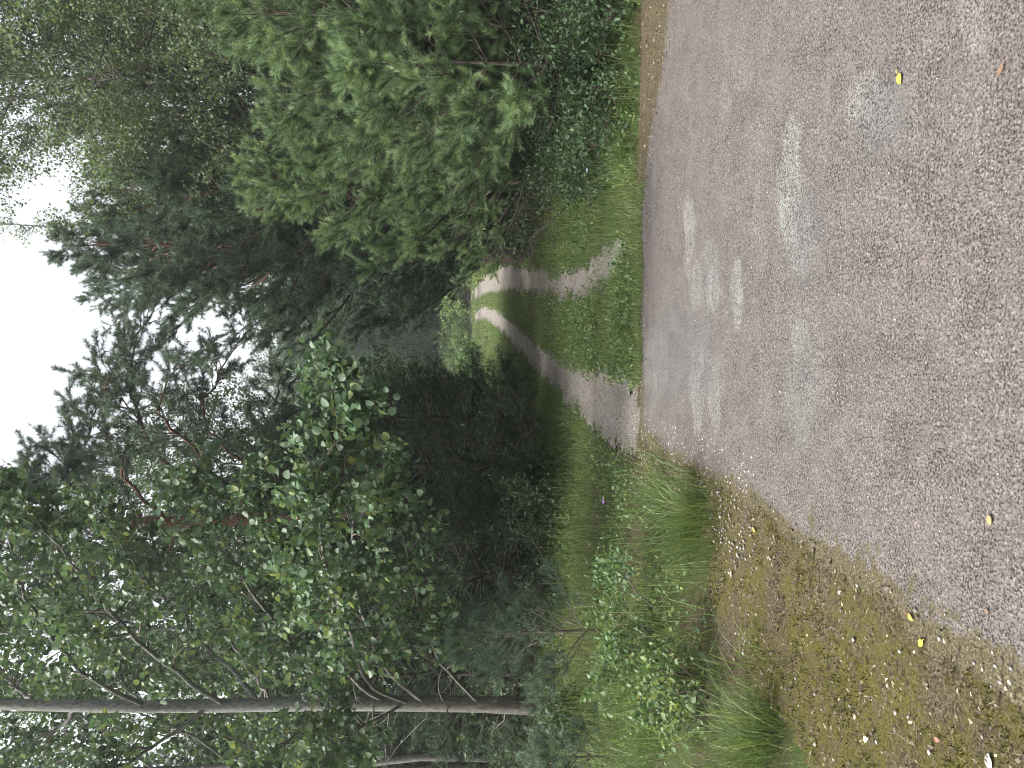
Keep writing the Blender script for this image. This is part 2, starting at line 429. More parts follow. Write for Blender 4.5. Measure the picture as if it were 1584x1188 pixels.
def ground_z(x, y):
    x = np.asarray(x, float); y = np.asarray(y, float)
    dr = np.where(inpoly(x, y, ROAD), 0, polydist(x, y, np.vstack((ROAD, ROAD[:1])))[0])
    dl, _ = polydist(x, y, (LR[:11] + RR[:11]) / 2)
    off = np.clip(np.minimum(dr, np.maximum(dl - .9, 0)) / 2.0, 0, 1)
    off = off * off * (3 - 2 * off)
    z = off * (.10 + .16 * fbm(x * .35 + 3, y * .35)) + off * .05 * fbm(x * 2.3, y * 2.3)
    z += .035 * np.exp(-((dl / .35) ** 2)) * np.clip(dr / 1.0, 0, 1)
    z -= .025 * np.clip(ruts(x, y) / .12, 0, 1) * np.clip(dr / .6, 0, 1)
    q = np.clip((y - 56) / 30, 0, 1); z += 1.25 * q * q * (3 - 2 * q)          # the land rises a little at the far end
    return z - .012
def steps(*spec):
    out = [spec[0]]
    for end, st in spec[1:]:
        k = max(1, int(round((end - out[-1]) / st))); out += list(np.linspace(out[-1], end, k + 1)[1:])
    return np.array(out)
def sheet(name, xs, ys, keep, zf, mat, extra=None, label=None):
    X, Y = np.meshgrid(xs, ys, indexing='ij')
    cx = (X[:-1, :-1] + X[1:, 1:]) / 2; cy = (Y[:-1, :-1] + Y[1:, 1:]) / 2
    K = keep(cx, cy)
    idx = np.arange(X.size).reshape(X.shape)
    f = np.stack((idx[:-1, :-1], idx[1:, :-1], idx[1:, 1:], idx[:-1, 1:]), -1)[K]
    used = np.unique(f); mp = np.full(X.size, -1); mp[used] = np.arange(len(used))
    x = X.ravel()[used]; y = Y.ravel()[used]
    mb = MB(); mb.add(np.stack((x, y, zf(x, y)), 1), mp[f], extra(x, y) if extra else .5)
    o = mb.build(name, mat, None, True); tag(o, kind='structure')
    if label: o['label'] = label
    return o

# asphalt with coarse pinkish aggregate, old pale smears and pits
m, n, b = newmat('asphalt')
v1 = voro(n, 125); v2 = voro(n, 250); v3 = voro(n, 30)
wob = noise(n, 1.1, 5, .6)
c = ramp(n, v1.outputs['Color'], [(.12, (.028, .025, .024)), (.4, (.084, .076, .073)), (.7, (.138, .124, .120)), (1, (.31, .29, .28))])
c2 = ramp(n, v2.outputs['Color'], [(.1, (.030, .027, .027)), (.5, (.096, .087, .083)), (1, (.20, .185, .178))])
c = mix(n, .42, c, c2)
c = mix(n, ramp(n, wob, [(.4, 0.0), (.7, .40)]), c, (.116, .101, .097))
c = mix(n, ramp(n, noise(n, 2.6, 4, .6), [(.5, 0.0), (.75, .4)]), c, (.075, .068, .068))
st = attr(n)
brk = ramp(n, math_(n, 'ADD', math_(n, 'MULTIPLY', noise(n, 22, 6, .75), .7), math_(n, 'MULTIPLY', v1.outputs['Color'], .3)), [(.40, 0.0), (.52, 1.0)])
stm = math_(n, 'MULTIPLY', st, math_(n, 'ADD', math_(n, 'MULTIPLY', brk, .85), .15))
c = mix(n, stm, c, mix(n, ramp(n, v2.outputs['Color'], [(.25, 0.0), (.8, 1.0)]), (.12, .13, .128), (.29, .31, .30)))
st2 = attr(n, 'grey')
c = mix(n, math_(n, 'MULTIPLY', st2, .55), c, (.090, .098, .100))
pit = ramp(n, v1.outputs['Distance'], [(.30, 0.0), (.62, 1.0)])
pit2 = ramp(n, math_(n, 'ADD', noise(n, 105, 3, .65), math_(n, 'MULTIPLY', math_(n, 'SUBTRACT', noise(n, 5, 3, .6), .5), .22)), [(.545, 0.0), (.615, 1.0)])
c = mix(n, math_(n, 'MULTIPLY', pit2, .92), c, (.014, .013, .012))
ed = ramp(n, math_(n, 'ADD', attr(n, 'edge'), math_(n, 'MULTIPLY', math_(n, 'SUBTRACT', noise(n, 17, 5, .7), .5), 1.3)), [(.47, 0.0), (.60, 1.0)])
c = mix(n, math_(n, 'MULTIPLY', ed, .9), c, ramp(n, noise(n, 95, 4, .75), [(.34, (.014, .012, .007)), (.5, (.060, .053, .022)), (.66, (.14, .125, .07))]))
c = mix(n, 1.0, c, (.94, .895, .865), 'MULTIPLY')
n.links.new(c, b.inputs['Base Color']); b.inputs['Roughness'].default_value = .85; b.inputs['Specular IOR Level'].default_value = .3
hgt = math_(n, 'SUBTRACT', math_(n, 'ADD', v1.outputs['Distance'], math_(n, 'MULTIPLY', noise(n, 60, 4, .7), .8)), math_(n, 'MULTIPLY', pit2, 1.2))
bump(n, b, hgt, .6, .005)
M['asphalt'] = m

# mossy gravel and needle litter beside the road
m, n, b = newmat('mossy_litter')
g1 = noise(n, 95, 5, .75); g2 = noise(n, 2.2, 5, .65)
c = ramp(n, g1, [(.34, (.012, .009, .007)), (.46, (.050, .038, .023)), (.56, (.105, .085, .053)), (.68, (.25, .22, .17))])
mo = ramp(n, noise(n, 130, 3, .7), [(.3, (.026, .025, .006)), (.7, (.125, .112, .028))])
mk = math_(n, 'MULTIPLY', ramp(n, g2, [(.40, 0.0), (.52, 1.0)]), ramp(n, noise(n, 14, 4, .7), [(.32, 0.0), (.55, 1.0)]))
sx_ = N(n, 'SeparateXYZ'); n.links.new(objco(n), sx_.inputs[0])
mk = math_(n, 'MULTIPLY', mk, ramp(n, math_(n, 'MULTIPLY', math_(n, 'ADD', sx_.outputs[0], 1.5), .5), [(.2, 1.0), (.6, .12)]))
c = mix(n, mk, c, mo)
n.links.new(c, b.inputs['Base Color']); b.inputs['Roughness'].default_value = .95; b.inputs['Specular IOR Level'].default_value = .15
bump(n, b, g1, .9, .015)
M['litter_ground'] = m

# forest soil with moss and dead needles
m, n, b = newmat('forest_soil')
g1 = noise(n, 40, 6, .75); g2 = noise(n, 1.1, 5, .65)
c = ramp(n, g1, [(.3, (.020, .016, .010)), (.5, (.055, .043, .026)), (.7, (.10, .08, .05))])
mo = ramp(n, g1, [(.3, (.022, .034, .010)), (.7, (.070, .095, .028))])
c = mix(n, ramp(n, g2, [(.4, 0.0), (.56, 1.0)]), c, mo)
n.links.new(c, b.inputs['Base Color']); b.inputs['Roughness'].default_value = .95; b.inputs['Specular IOR Level'].default_value = .15
bump(n, b, g1, .8, .03)
M['soil'] = m

# pale sandy gravel of the wheel ruts
m, n, b = newmat('rut_gravel')
g1 = noise(n, 60, 6, .75); g2 = noise(n, 1.4, 4, .6); vg = voro(n, 55)
c = ramp(n, g1, [(.33, (.05, .044, .038)), (.5, (.150, .134, .118)), (.66, (.30, .28, .25))])
c = mix(n, .35, c, ramp(n, vg.outputs['Color'], [(.2, (.06, .053, .048)), (1, (.34, .32, .29))]))
c = mix(n, ramp(n, g2, [(.46, 0.0), (.66, .7)]), c, mix(n, g1, (.045, .036, .026), (.135, .112, .082)))
n.links.new(c, b.inputs['Base Color']); b.inputs['Roughness'].default_value = .95; b.inputs['Specular IOR Level'].default_value = .15
bump(n, b, g1, .7, .012)
M['rut'] = m

# pale smears on the asphalt: (u, v, half length px, half width px, strength)
SMEARS = [(830, 1066, 58, 7, .8), (735, 1078, 40, 11, .6), (730, 1103, 42, 11, .85), (738, 1140, 52, 9, .85), (790, 1095, 30, 12, .35), (900, 1224, 105, 19, .85), (830, 1236, 60, 24, .45), (1020, 1332, 62, 22, .6), (995, 1355, 40, 30, .35),
          (620, 1012, 60, 20, .45), (590, 1078, 70, 12, .7), (575, 1105, 60, 9, .6), (610, 1100, 40, 20, .3), (660, 1238, 34, 16, .55), (610, 1240, 110, 26, .25), (860, 1172, 40, 10, .35), (1040, 1122, 34, 8, .35), (1180, 1515, 60, 14, .3), (940, 1010, 40, 5, .3), (960, 1170, 60, 12, .25), (1100, 1150, 60, 16, .25)]
def smear(x, y):
    s = np.zeros(x.shape)
    wx = (fbm(x * 4, y * 4 + 9) - .5) * .42; wy = (fbm(x * 5 + 40, y * 9) - .5) * .34
    for u, v, a, h, k in SMEARS:
        c_ = G(u, v); rx = a / F * c_[1] * 1.02; ry = abs(G(u, v - h)[1] - G(u, v + h)[1]) / 2
        q = ((x + wx * .6 - c_[0]) / rx) ** 2 + ((y + wy * .5 - c_[1]) / max(ry, .035)) ** 2
        s = np.maximum(s, k * np.clip(1.9 * (1.3 - q), 0, 1) * (.34 + .85 * vnoise(x * 7, y * 42)))
    return s
def greys(x, y):
    s = np.zeros(x.shape)
    for u, v, a, h, k in [(625, 1045, 95, 60, .9), (560, 1230, 170, 40, .5), (820, 1245, 130, 45, .5), (1000, 1370, 90, 55, .6), (760, 1115, 120, 40, .4)]:
        c_ = G(u, v); rx = a / F * c_[1]; ry = abs(G(u, v - h)[1] - G(u, v + h)[1]) / 2
        q = ((x - c_[0]) / rx) ** 2 + ((y - c_[1]) / ry) ** 2 + (fbm(x * 2.5, y * 2.5) - .5) * 1.6
        s = np.maximum(s, k * np.clip(1.2 - q, 0, 1))
    return s

xs = steps(-5, (-3.2, .2), (.6, .0125), (5.4, .04), (9, .2), (20, 1)); ys = steps(-9, (1.4, .8), (7.0, .0125), (7.4, .02))
def keep_road(x, y):
    wx = (fbm(x * 5, y * 5) - .5) * .16 + (vnoise(x * 26, y * 26) - .5) * .06
    wy = (fbm(x * 4 + 50, y * 4) - .5) * .07 + (vnoise(x * 30 + 9, y * 30) - .5) * .02
    return inpoly(x + wx, y + wy, ROAD)
road = sheet('road', xs, ys, keep_road, lambda x, y: .003 * fbm(x * 1.3, y * 1.3) + .0 * x, M['asphalt'], smear, 'pinkish grey worn asphalt road with pale smears')
at = road.data.attributes.new('grey', 'FLOAT', 'POINT')
co = np.zeros(len(road.data.vertices) * 3, np.float32); road.data.vertices.foreach_get('co', co); co = co.reshape(-1, 3)
at.data.foreach_set('value', greys(co[:, 0], co[:, 1]).astype(np.float32))
at = road.data.attributes.new('edge', 'FLOAT', 'POINT')           # litter and moss creeping in from the ragged edge
_x, _y = co[:, 0], co[:, 1]
_e = np.exp(-(polydist(_x, _y, np.vstack((RP[4:], RP[-1] + d1 * 6)))[0] / (.05 + .22 * fbm(_x * 1.6 + 30, _y * 1.6) ** 2 * 2)))
_e = np.maximum(_e, .75 * np.exp(-polydist(_x, _y, RP[:6])[0] / .05))
_e = np.maximum(_e, .8 * np.exp(-polydist(_x, _y, np.vstack((RP[0] + d0 * 14, RP[:3])))[0] / .10))
for u_, v_, a_, b_ in [(385, 1255, .10, .16), (283, 1410, .10, .13), (240, 1470, .10, .2), (410, 1130, .25, .25), (130, 1560, .06, .3)]:
    c_ = G(u_, v_); _e = np.maximum(_e, .52 * np.exp(-((_x - c_[0]) / a_) ** 2 - ((_y - c_[1]) / b_) ** 2))
at.data.foreach_set('value', _e.astype(np.float32))

xs = steps(-6, (-4.2, .2), (6.0, .04), (18, .5)); ys = steps(-6, (1.2, .5), (8.0, .04))
def keep_verge(x, y):
    wx = (fbm(x * 3 + 5, y * 3) - .5) * .4; wy = (fbm(x * 3, y * 3 + 60) - .5) * .2
    return inpoly(x + wx, y + wy, VERGE) | inpoly(x, y + wy * .6, RS)
sheet('gravel_verge', xs, ys, keep_verge, lambda x, y: np.maximum(ground_z(x, y) + .006, -.007) + np.where(inpoly(x, y, ROAD), 0, .016 * fbm(x * 8, y * 8) + .006 * vnoise(x * 30, y * 30)), M['litter_ground'], None, 'brown mossy strip of litter and gravel along the road')

xs = steps(-2.5, (3.2, .04), (3.6, .2)); ys = steps(6.4, (16, .05), (40, .2), (95, .8))
xs2 = steps(-6, (-1.5, .3), (2.4, .03), (8.5, .08)); ys = steps(6.4, (10.5, .03), (16, .06), (40, .2), (95, .8))
def keep_rut(x, y):
    return (ruts(x, y) + (fbm(x * 2.5, y * 1.6) - .5) * .34 + (vnoise(x * 11, y * 8) - .5) * .16 + (vnoise(x * 29, y * 27) - .5) * .12 * (y < 14) > 0) & (y > 6.5)
sheet('dirt_track', xs2, ys, keep_rut, lambda x, y: ground_z(x, y) + .012, M['rut'], None, 'pale gravel wheel ruts of the forest track')

xs = steps(-300, (-60, 30), (-12, 3), (-5, .4), (7, .12), (14, .5), (60, 3), (300, 30)); ys = steps(-150, (-10, 30), (1, 1), (14, .12), (40, .4), (90, 2), (400, 30))
sheet('ground', xs, ys, lambda x, y: x > -1e9, lambda x, y: ground_z(x, y) - .008 * (y < 14) - .0 * x, M['soil'], None, 'mossy forest soil around the road and track')

exec_veg = True
# ------------------------------------------------------------------ trees on the left
gz = lambda x, y: float(ground_z(np.array([x]), np.array([y]))[0])

# aspen with the pale grey trunk, its boughs arching over the verge
rng = np.random.default_rng(11)
ab = P(92, 905, 8.6); A0 = np.array((ab[0], 8.6, gz(ab[0], 8.6)))
tm, cm = MB(), MB(); segs = []
zt = np.linspace(0, 12, 22)
tp = np.stack((-.0 + .03 * np.sin(zt * .9) + .040 * zt, .02 * np.sin(zt * .7 + 1) + .01 * zt, zt), 1)
tr = .092 * (1 - .80 * zt / 12) + .004; tr[0] *= 1.25
tube(tm, tp, tr, 12, .5, 0, .02, rng)
def at_trunk(h): return np.array([np.interp(h, zt, tp[:, c]) for c in range(3)])
def loc(u, v, Y): return P(u, v, Y) - A0
BOUGHS = [  # height on the trunk, then points of the bough (u, v, depth), then thickness
    (2.05, [(150, 690, 8.2), (240, 652, 7.6), (340, 628, 7.1), (450, 600, 6.8)], .020),
    (2.55, [(150, 600, 8.2), (240, 560, 7.5), (360, 545, 6.8), (480, 535, 6.3), (610, 515, 6.0)], .028),
    (2.75, [(130, 570, 8.0), (230, 535, 7.1), (330, 500, 6.5), (450, 490, 6.1), (560, 560, 5.9)], .026),
    (2.9, [(140, 540, 8.4), (240, 480, 8.0), (350, 440, 7.6), (450, 400, 7.3)], .026),
    (3.3, [(160, 480, 8.4), (260, 400, 8.0), (370, 330, 7.6), (430, 300, 7.4)], .028),
    (3.5, [(60, 470, 8.0), (20, 420, 7.6), (-40, 400, 7.2)], .02),
    (2.6, [(60, 560, 8.0), (30, 520, 7.3), (-20, 480, 6.8)], .018),
    (4.1, [(160, 350, 8.7), (250, 260, 8.9), (340, 190, 8.9), (420, 140, 8.8)], .03),
    (4.6, [(150, 270, 8.2), (230, 180, 7.7), (320, 110, 7.4), (380, 60, 7.2)], .03),
    (5.0, [(40, 250, 8.3), (0, 180, 8.0), (-60, 100, 7.8)], .024),
    (5.5, [(140, 140, 8.2), (230, 60, 7.8), (330, 20, 7.6), (420, 10, 7.5)], .028),
    (5.9, [(60, 90, 9.0), (20, 20, 9.2), (-40, -60, 9.4)], .024),
    (6.3, [(130, 20, 8.9), (210, -60, 9.2), (320, -100, 9.4)], .026),
    (3.1, [(70, 500, 9.2), (60, 470, 9.8), (20, 440, 10.4)], .02),
    (3.9, [(130, 400, 9.3), (190, 360, 10), (260, 310, 10.6)], .022),
    (5.2, [(120, 200, 9.3), (190, 150, 10), (240, 100, 10.6)], .022),
]
for h, pl, th in BOUGHS:
    h = float(np.clip(loc(*pl[0])[2] - .38, .6, 11))
    pts = spline([at_trunk(h)] + [loc(*q) for q in pl], 18)
    pts[2:] += rng.normal(0, .012, (16, 3))
    rr = np.linspace(th, .005, 18); tube(tm, pts, rr, 6)
    Ln = np.linalg.norm(np.diff(pts, axis=0), axis=1).sum()
    foliate(rng, cm, segs, pts, rr, .25, int(10 + 7 * Ln), .66, 60, .01, 5, .16, .45, .15, 0, 1, .002)
for k in range(12):                                    # upper boughs above the picture
    h = 6.6 + k * .42; az = k * 2.4
    pts = grow(rng, at_trunk(h), (math.cos(az) * .8, math.sin(az) * .8, .6), 2.6 - k * .14, 8, .08, .02)
    rr = np.linspace(.022, .005, 9); tube(tm, pts, rr, 5); foliate(rng, cm, segs, pts, rr, .2, 9, .7, 55, .02, 4, .2, .5, .14, 0, 1)
leaves(rng, cm, segs, 8, .060, ROUND, .35, .045, (.1, .9), pale=.003, upn=.35)
for k in range(16):                                    # dead lower twigs
    h = rng.uniform(.5, 2.4); az = rng.uniform(0, TAU)
    pts = grow(rng, at_trunk(h), (math.cos(az), math.sin(az), rng.uniform(-.2, .5)), rng.uniform(.5, 1.3), 7, .2, 0)
    tube(tm, pts, np.linspace(.009, .002, 8), 4)
    for q in range(4):
        s = grow(rng, pts[rng.integers(2, 7)], rng.normal(0, 1, 3), .3, 3, .2, 0); tube(tm, s, np.linspace(.004, .0015, 4), 4)
place('aspen_tree', 'aspen with straight pale grey trunk and round leaves on boughs arching over the verge', 'tree', A0, (tm, cm), 'aspen_bark', 'aspen_leaf')

# second aspen further back, its dark leaves filling the gaps behind the first
rng = np.random.default_rng(12)
for k, (u, Y, H, R, lb) in enumerate([(230, 12.5, 9.0, 2.3, 'dark leafy aspen standing behind the boughs of the grey-trunked aspen'),
                                      (20, 11.5, 9.5, 2.2, 'dark leafy aspen left of and behind the pale grey trunk')]):
    b0 = P(u, 850, Y); x = b0[0]
    pr = leafy_parts(rng, H, .07, 2.6, R, 18, 30, .03, 9, .9, 5, .25, 6, .085, ROUND, .3, .05)
    place('aspen_tree', lb, 'tree', (x, Y, gz(x, Y) - .03), pr, 'aspen_bark', 'wood_leaf')

# tall Scots pine, reddish trunk, limbs reaching right over the track
rng = np.random.default_rng(21)
pb = P(408, 850, 13.5); B0 = np.array((pb[0], 13.5, gz(pb[0], 13.5) - .03))
tm, cm = MB(), MB(); segs = []
zt = np.linspace(0, 13.5, 22)
tp = np.stack((-.20 * (zt / 7) + .05 * np.sin(zt * .8), .03 * np.sin(zt), zt), 1)
tr = .15 * (1 - .72 * zt / 13.5) + .005; tr[0] *= 1.25
tube(tm, tp, tr, 12, .5, 0, .03, rng)
def locb(u, v, Y): return P(u, v, Y) - B0
LIMBS = [
    (5.2, [(450, 395, 13.2), (520, 330, 12.9), (600, 330, 12.7), (690, 400, 12.5)], .05),
    (5.6, [(440, 350, 12.8), (500, 290, 12.2), (560, 250, 11.8), (640, 300, 11.6)], .05),
    (6.5, [(460, 270, 13.4), (530, 215, 13.2), (610, 200, 13.0), (690, 225, 12.8), (735, 260, 12.7)], .055),
    (7.2, [(450, 200, 13.0), (520, 160, 12.6), (600, 170, 12.3), (650, 215, 12.1)], .045),
    (7.9, [(430, 100, 13.4), (480, 130, 13.2), (540, 150, 13.0), (600, 200, 12.8)], .045),
    (8.3, [(415, 85, 13.4), (450, 85, 13.2), (490, 110, 13.0)], .04),
    (8.8, [(385, 30, 13.3), (400, 25, 13.2), (415, 30, 13.0)], .04),
    (5.0, [(430, 430, 13.8), (480, 410, 14.2), (540, 420, 14.6), (610, 440, 15)], .04),
    (6.1, [(340, 260, 13.4), (280, 220, 13.4), (220, 200, 13.4)], .045),
    (7.4, [(340, 170, 13.4), (290, 120, 13.4), (240, 90, 13.4)], .04),
    (8.6, [(340, 40, 13.4), (300, 0, 13.4), (250, -20, 13.4)], .04),
    (5.6, [(380, 330, 14.2), (380, 300, 15), (360, 280, 15.8)], .04),
    (7.0, [(400, 200, 14.2), (430, 150, 15), (470, 140, 15.8)], .04),
]
def at_b(h): return np.array([np.interp(h, zt, tp[:, c]) for c in range(3)])
for h, pl, th in LIMBS:
    h = float(np.clip(locb(*pl[0])[2] - .45, 2, 12))
    pts = spline([at_b(h)] + [locb(*q) for q in pl], 16); pts[2:] += rng.normal(0, .05, (14, 3))
    rr = np.linspace(th * .72, .007, 16); tube(tm, pts, rr, 6)
    foliate(rng, cm, segs, pts, rr, .22, 32, 1.0, 60, .06, 6, .2, .35, .16, 0, 1, .004)
for k in range(16):
    h = 9.2 + k * .27; az = k * 2.4
    pts = grow(rng, at_b(h), (math.cos(az), math.sin(az), .5), 1.5 - k * .05, 8, .10, .03)
    rr = np.linspace(.035, .007, 9); tube(tm, pts, rr, 5); foliate(rng, cm, segs, pts, rr, .3, 10, .7, 60, .06, 5, .2, .35, .16, 0, 1)
needles(rng, cm, segs, 85, .09, .0075, .8, .55, (.1, .9))
for k in range(14):
    h = rng.uniform(1.2, 5); az = rng.uniform(0, TAU)
    pts = grow(rng, at_b(h), (math.cos(az), math.sin(az), rng.uniform(-.1, .3)), rng.uniform(.4, 1.2), 6, .15, 0)
    tube(tm, pts, np.linspace(.013, .003, 7), 4)
place('pine_tree', 'tall pine with reddish scaly trunk left of the track, limbs reaching over it', 'tree', B0, (tm, cm), 'pine_bark', 'needle_old', None, 0)

# dark young spruces and pines under the left trees
rng = np.random.default_rng(31)
def spruce(H, R, seed):
    return pine_parts(np.random.default_rng(seed), H, .02 + H * .012, .25, .26, R, 6, 2, .03, lambda f: (1 - f) ** .85 + .05, 9, .5, 5, .22, 50, .038, .006, .45, .9, (.05, .9), .6, dead=2)
GR = 'young spruces under the left trees'
SPR = [(300, 10.6, 3.1, 1.25), (470, 12.2, 3.6, 1.3), (150, 11.0, 3.4, 1.3), (10, 12.0, 3.2, 1.2), (385, 11.6, 2.6, 1.1), (540, 15.5, 4.4, 1.4), (240, 13.2, 4.6, 1.5), (90, 13.5, 4.8, 1.5), (545, 20, 4.6, 1.5), (430, 16, 5.4, 1.6), (-40, 12.5, 4.5, 1.5), (340, 15.5, 5.2, 1.6)]
LB = ['dark young spruce behind the verge between the grey trunk and the reddish pine', 'dark young spruce right of the reddish pine trunk', 'dark young spruce just right of the pale grey trunk', 'dark young spruce left of the pale grey trunk', 'small dark spruce at the foot of the reddish pine', 'dark spruce beside the track beyond the reddish pine']
protos = [spruce(3.2, 1.25, 301), spruce(4.6, 1.5, 302), spruce(3.6, 1.3, 303)]
PT = []
for k, (u, Y, H, R) in enumerate(SPR):
    x = P(u, 860, Y)[0]; q = (0, 2, 0, 2, 0, 1, 1, 1, 1, 1, 1, 1)[k]
    H0 = (3.2, 4.6, 3.6)[q]
    lb = LB[k] if k < 6 else 'dim spruce deep in the shaded wood on the left'
    lc = (x, Y, gz(x, Y) - .03)
    if not any(a == q for a, _ in PT):
        t = place('spruce_tree', lb, 'tree', lc, protos[q], 'dark_bark', 'spruce_needle', GR); t.scale = (H / H0,) * 3; PT.append((q, t))
    else:
        dup(dict(PT)[q], lc, k * 1.7, H / H0, lb, GR)

# ------------------------------------------------------------------ trees on the right
# young pines with bright tufts beside the road
def young(H, R, seed, tone=(.2, 1.0), nn=110, ln=.078):
    return pine_parts(np.random.default_rng(seed), H, .018 + H * .006, .45, .33, R, 6, 14, .07, lambda f: (1 - f) ** .7 + .10, 11, .5, 3, .21, nn, ln, .0050, .85, .62, tone, .35, dead=12)
YP = [(1150, 8.6, 3.7, 1.75, 41, 'young pine with bright green tufts nearest the road on the right'),
      (1010, 9.6, 3.5, 1.6, 42, 'young pine with bright tufts, second from the road edge on the right'),
      (1290, 9.0, 4.2, 1.9, 43, 'young pine at the edge of the picture beyond the road corner'),
      (1085, 7.9, 2.3, 1.25, 45, 'lowest and nearest of the bright tufted young pines, its limbs over the verge'),
      (1215, 10.4, 5.0, 1.9, 46, 'tallest of the bright tufted young pines, behind the one nearest the road'),
      (905, 11.0, 4.3, 1.7, 44, 'young pine between the bright tufted pines and the dark tall ones')]
for u, Y, H, R, sd_, lb in YP:
    x = P(u, 950, Y)[0]
    place('young_pine', lb, 'tree', (x, Y, gz(x, Y) - .03), young(H, R, sd_), 'pine_bark', 'needle', 'young pines on the right')

# taller dark pines right of the track
def bigpine(H, R, seed, lo=1.2):
    return pine_parts(np.random.default_rng(seed), H, .03 + H * .010, lo, .48, R, 5, 12, .07, lambda f: (1 - f) ** .7 + .12, 13, .8, 6, .22, 80, .085, .0075, .7, .7, (.05, .8), .3, dead=0)
TP = [(880, 13.0, 7.1, 2.2, 'tall dark pine right of the track, nearest of the tall ones'), (800, 15.5, 8.8, 2.3, 'tall dark pine whose limbs hang over the track'), (1000, 15.0, 8.5, 2.4, 'tall dark pine behind the bright young pines'), (812, 21.0, 9.6, 2.8, 'tall dark pine farthest along the right of the track'), (870, 19, 9.4, 2.4, 'tall dark pine behind the others with its top against the sky')]
bp = [bigpine(8.2, 2.3, 51), bigpine(9.2, 2.4, 52)]
PT = {}
for k, (u, Y, H, R, lb) in enumerate(TP):
    x = P(u, 860, Y)[0]; q = k % 2; H0 = (8.2, 9.2)[q]; lc = (x, Y, gz(x, Y) - .03)
    if q not in PT:
        PT[q] = place('pine_tree', lb, 'tree', lc, bp[q], 'pine_bark', 'needle_old', 'tall pines right of the track'); PT[q].scale = (H / H0,) * 3
    else: dup(PT[q], lc, 2.1 * k, H / H0, lb, 'tall pines right of the track')

x = P(792, 860, 17.5)[0]
place('pine_tree', 'tall leaning pine with a broad top reaching far out over the right wheel rut', 'tree', (x, 17.5, gz(x, 17.5) - .03), pine_parts(np.random.default_rng(55), 9.0, .12, 3.0, .45, 2.5, 5, 10, .06, lambda f: (1 - f) ** .45 * .9 + .12, 13, .8, 6, .22, 80, .085, .0075, .7, .7, (.05, .85), .3, lean=(-.5, 0), dead=1), 'pine_bark', 'needle_old', 'tall pines right of the track')
# birch whose fine leaves fill the upper right
rng = np.random.default_rng(61)
x = P(1310, 900, 12.0)[0]
pr = leafy_parts(rng, 13, .10, 2.2, 4.3, 66, 30, .03, 17, 1.35, 6, .34, 20, .055, DIAM, .5, .05, lambda f: math.sin(math.pi * min(1, .3 + .66 * f)) ** .6 + .1)
place('birch_tree', 'large birch with fine pale leaves rising behind the young pines', 'tree', (x, 12.0, gz(x, 12) - .03), pr, 'aspen_bark', 'birch_leaf')
x = P(1045, 900, 12.6)[0]
pr = leafy_parts(np.random.default_rng(64), 10.5, .07, 3.0, 2.35, 52, 32, .03, 14, 1.0, 6, .30, 14, .05, DIAM, .5, .06, lambda f: math.sin(math.pi * min(1, .3 + .62 * f)) ** .6 + .12)
place('birch_tree', 'second fine leaved birch, between the large birch and the tall dark pines', 'tree', (x, 12.6, gz(x, 12.6) - .03), pr, 'aspen_bark', 'birch_leaf')
# slender birch top against the sky
x = P(828, 860, 22)[0]
pr = leafy_parts(np.random.default_rng(62), 14.2, .075, 8, .95, 22, 50, .05, 5, .4, 3, .2, 5, .07, DIAM, .4, .05, lambda f: .35 + .65 * (1 - f))
place('birch_tree', 'slender birch whose thin sparse top stands alone against the sky', 'tree', (x, 22, gz(x, 22) - .03), pr, 'aspen_bark', 'birch_leaf')

# ------------------------------------------------------------------ woods behind
rng = np.random.default_rng(71)
wa = leafy_parts(np.random.default_rng(72), 11, .10, 1.2, 2.9, 26, 22, .03, 11, 1.1, 6, .32, 11, .085, DIAM, .3, .08)
wb = leafy_parts(np.random.default_rng(73), 13, .11, 2.0, 2.7, 26, 32, .03, 11, 1.0, 6, .32, 11, .085, DIAM, .4, .08)
wc = bigpine(12, 2.4, 74, 1.5)
wt = leafy_parts(np.random.default_rng(75), 6.2, .06, .25, 2.3, 34, 12, .03, 11, 1.0, 6, .3, 9, .085, DIAM, .3, .08, lambda f: (1 - f) ** .5 + .15)
WOOD = [(520, 20, 1, .70), (596, 47, 0, 1.2), (490, 22.5, 3, .8), (935, 30, 0, .9), (935, 36, 1, 1.0), (480, 17.5, 3, .8), (380, 17, 3, .95), (270, 15.5, 3, .85), (150, 15, 3, .95), (40, 15.5, 3, .95), (-60, 15, 3, 1), (510, 21, 3, 1), (425, 20.5, 3, 1.0), (1010, 13.5, 3, .8), (1120, 13.0, 3, .8), (930, 17, 3, .9), (975, 21.5, 3, .9), (1220, 14, 3, .9), (250, 17, 0, .95), (110, 18, 1, .9), (-30, 17, 0, .95), (350, 20, 0, 1.0), (500, 19, 0, .78), (440, 23, 1, .9), (180, 24, 2, .95), (20, 24, 2, .9), (310, 25, 2, .9), (-120, 20, 0, 1), (1000, 20, 0, 1.0), (1150, 18, 2, .9), (1100, 23, 1, .95), (930, 25, 1, .85), (850, 27, 0, .8), (1260, 16, 0, .95), (1350, 20, 2, 1),
        (1060, 30, 0, 1), (1200, 28, 1, 1)]
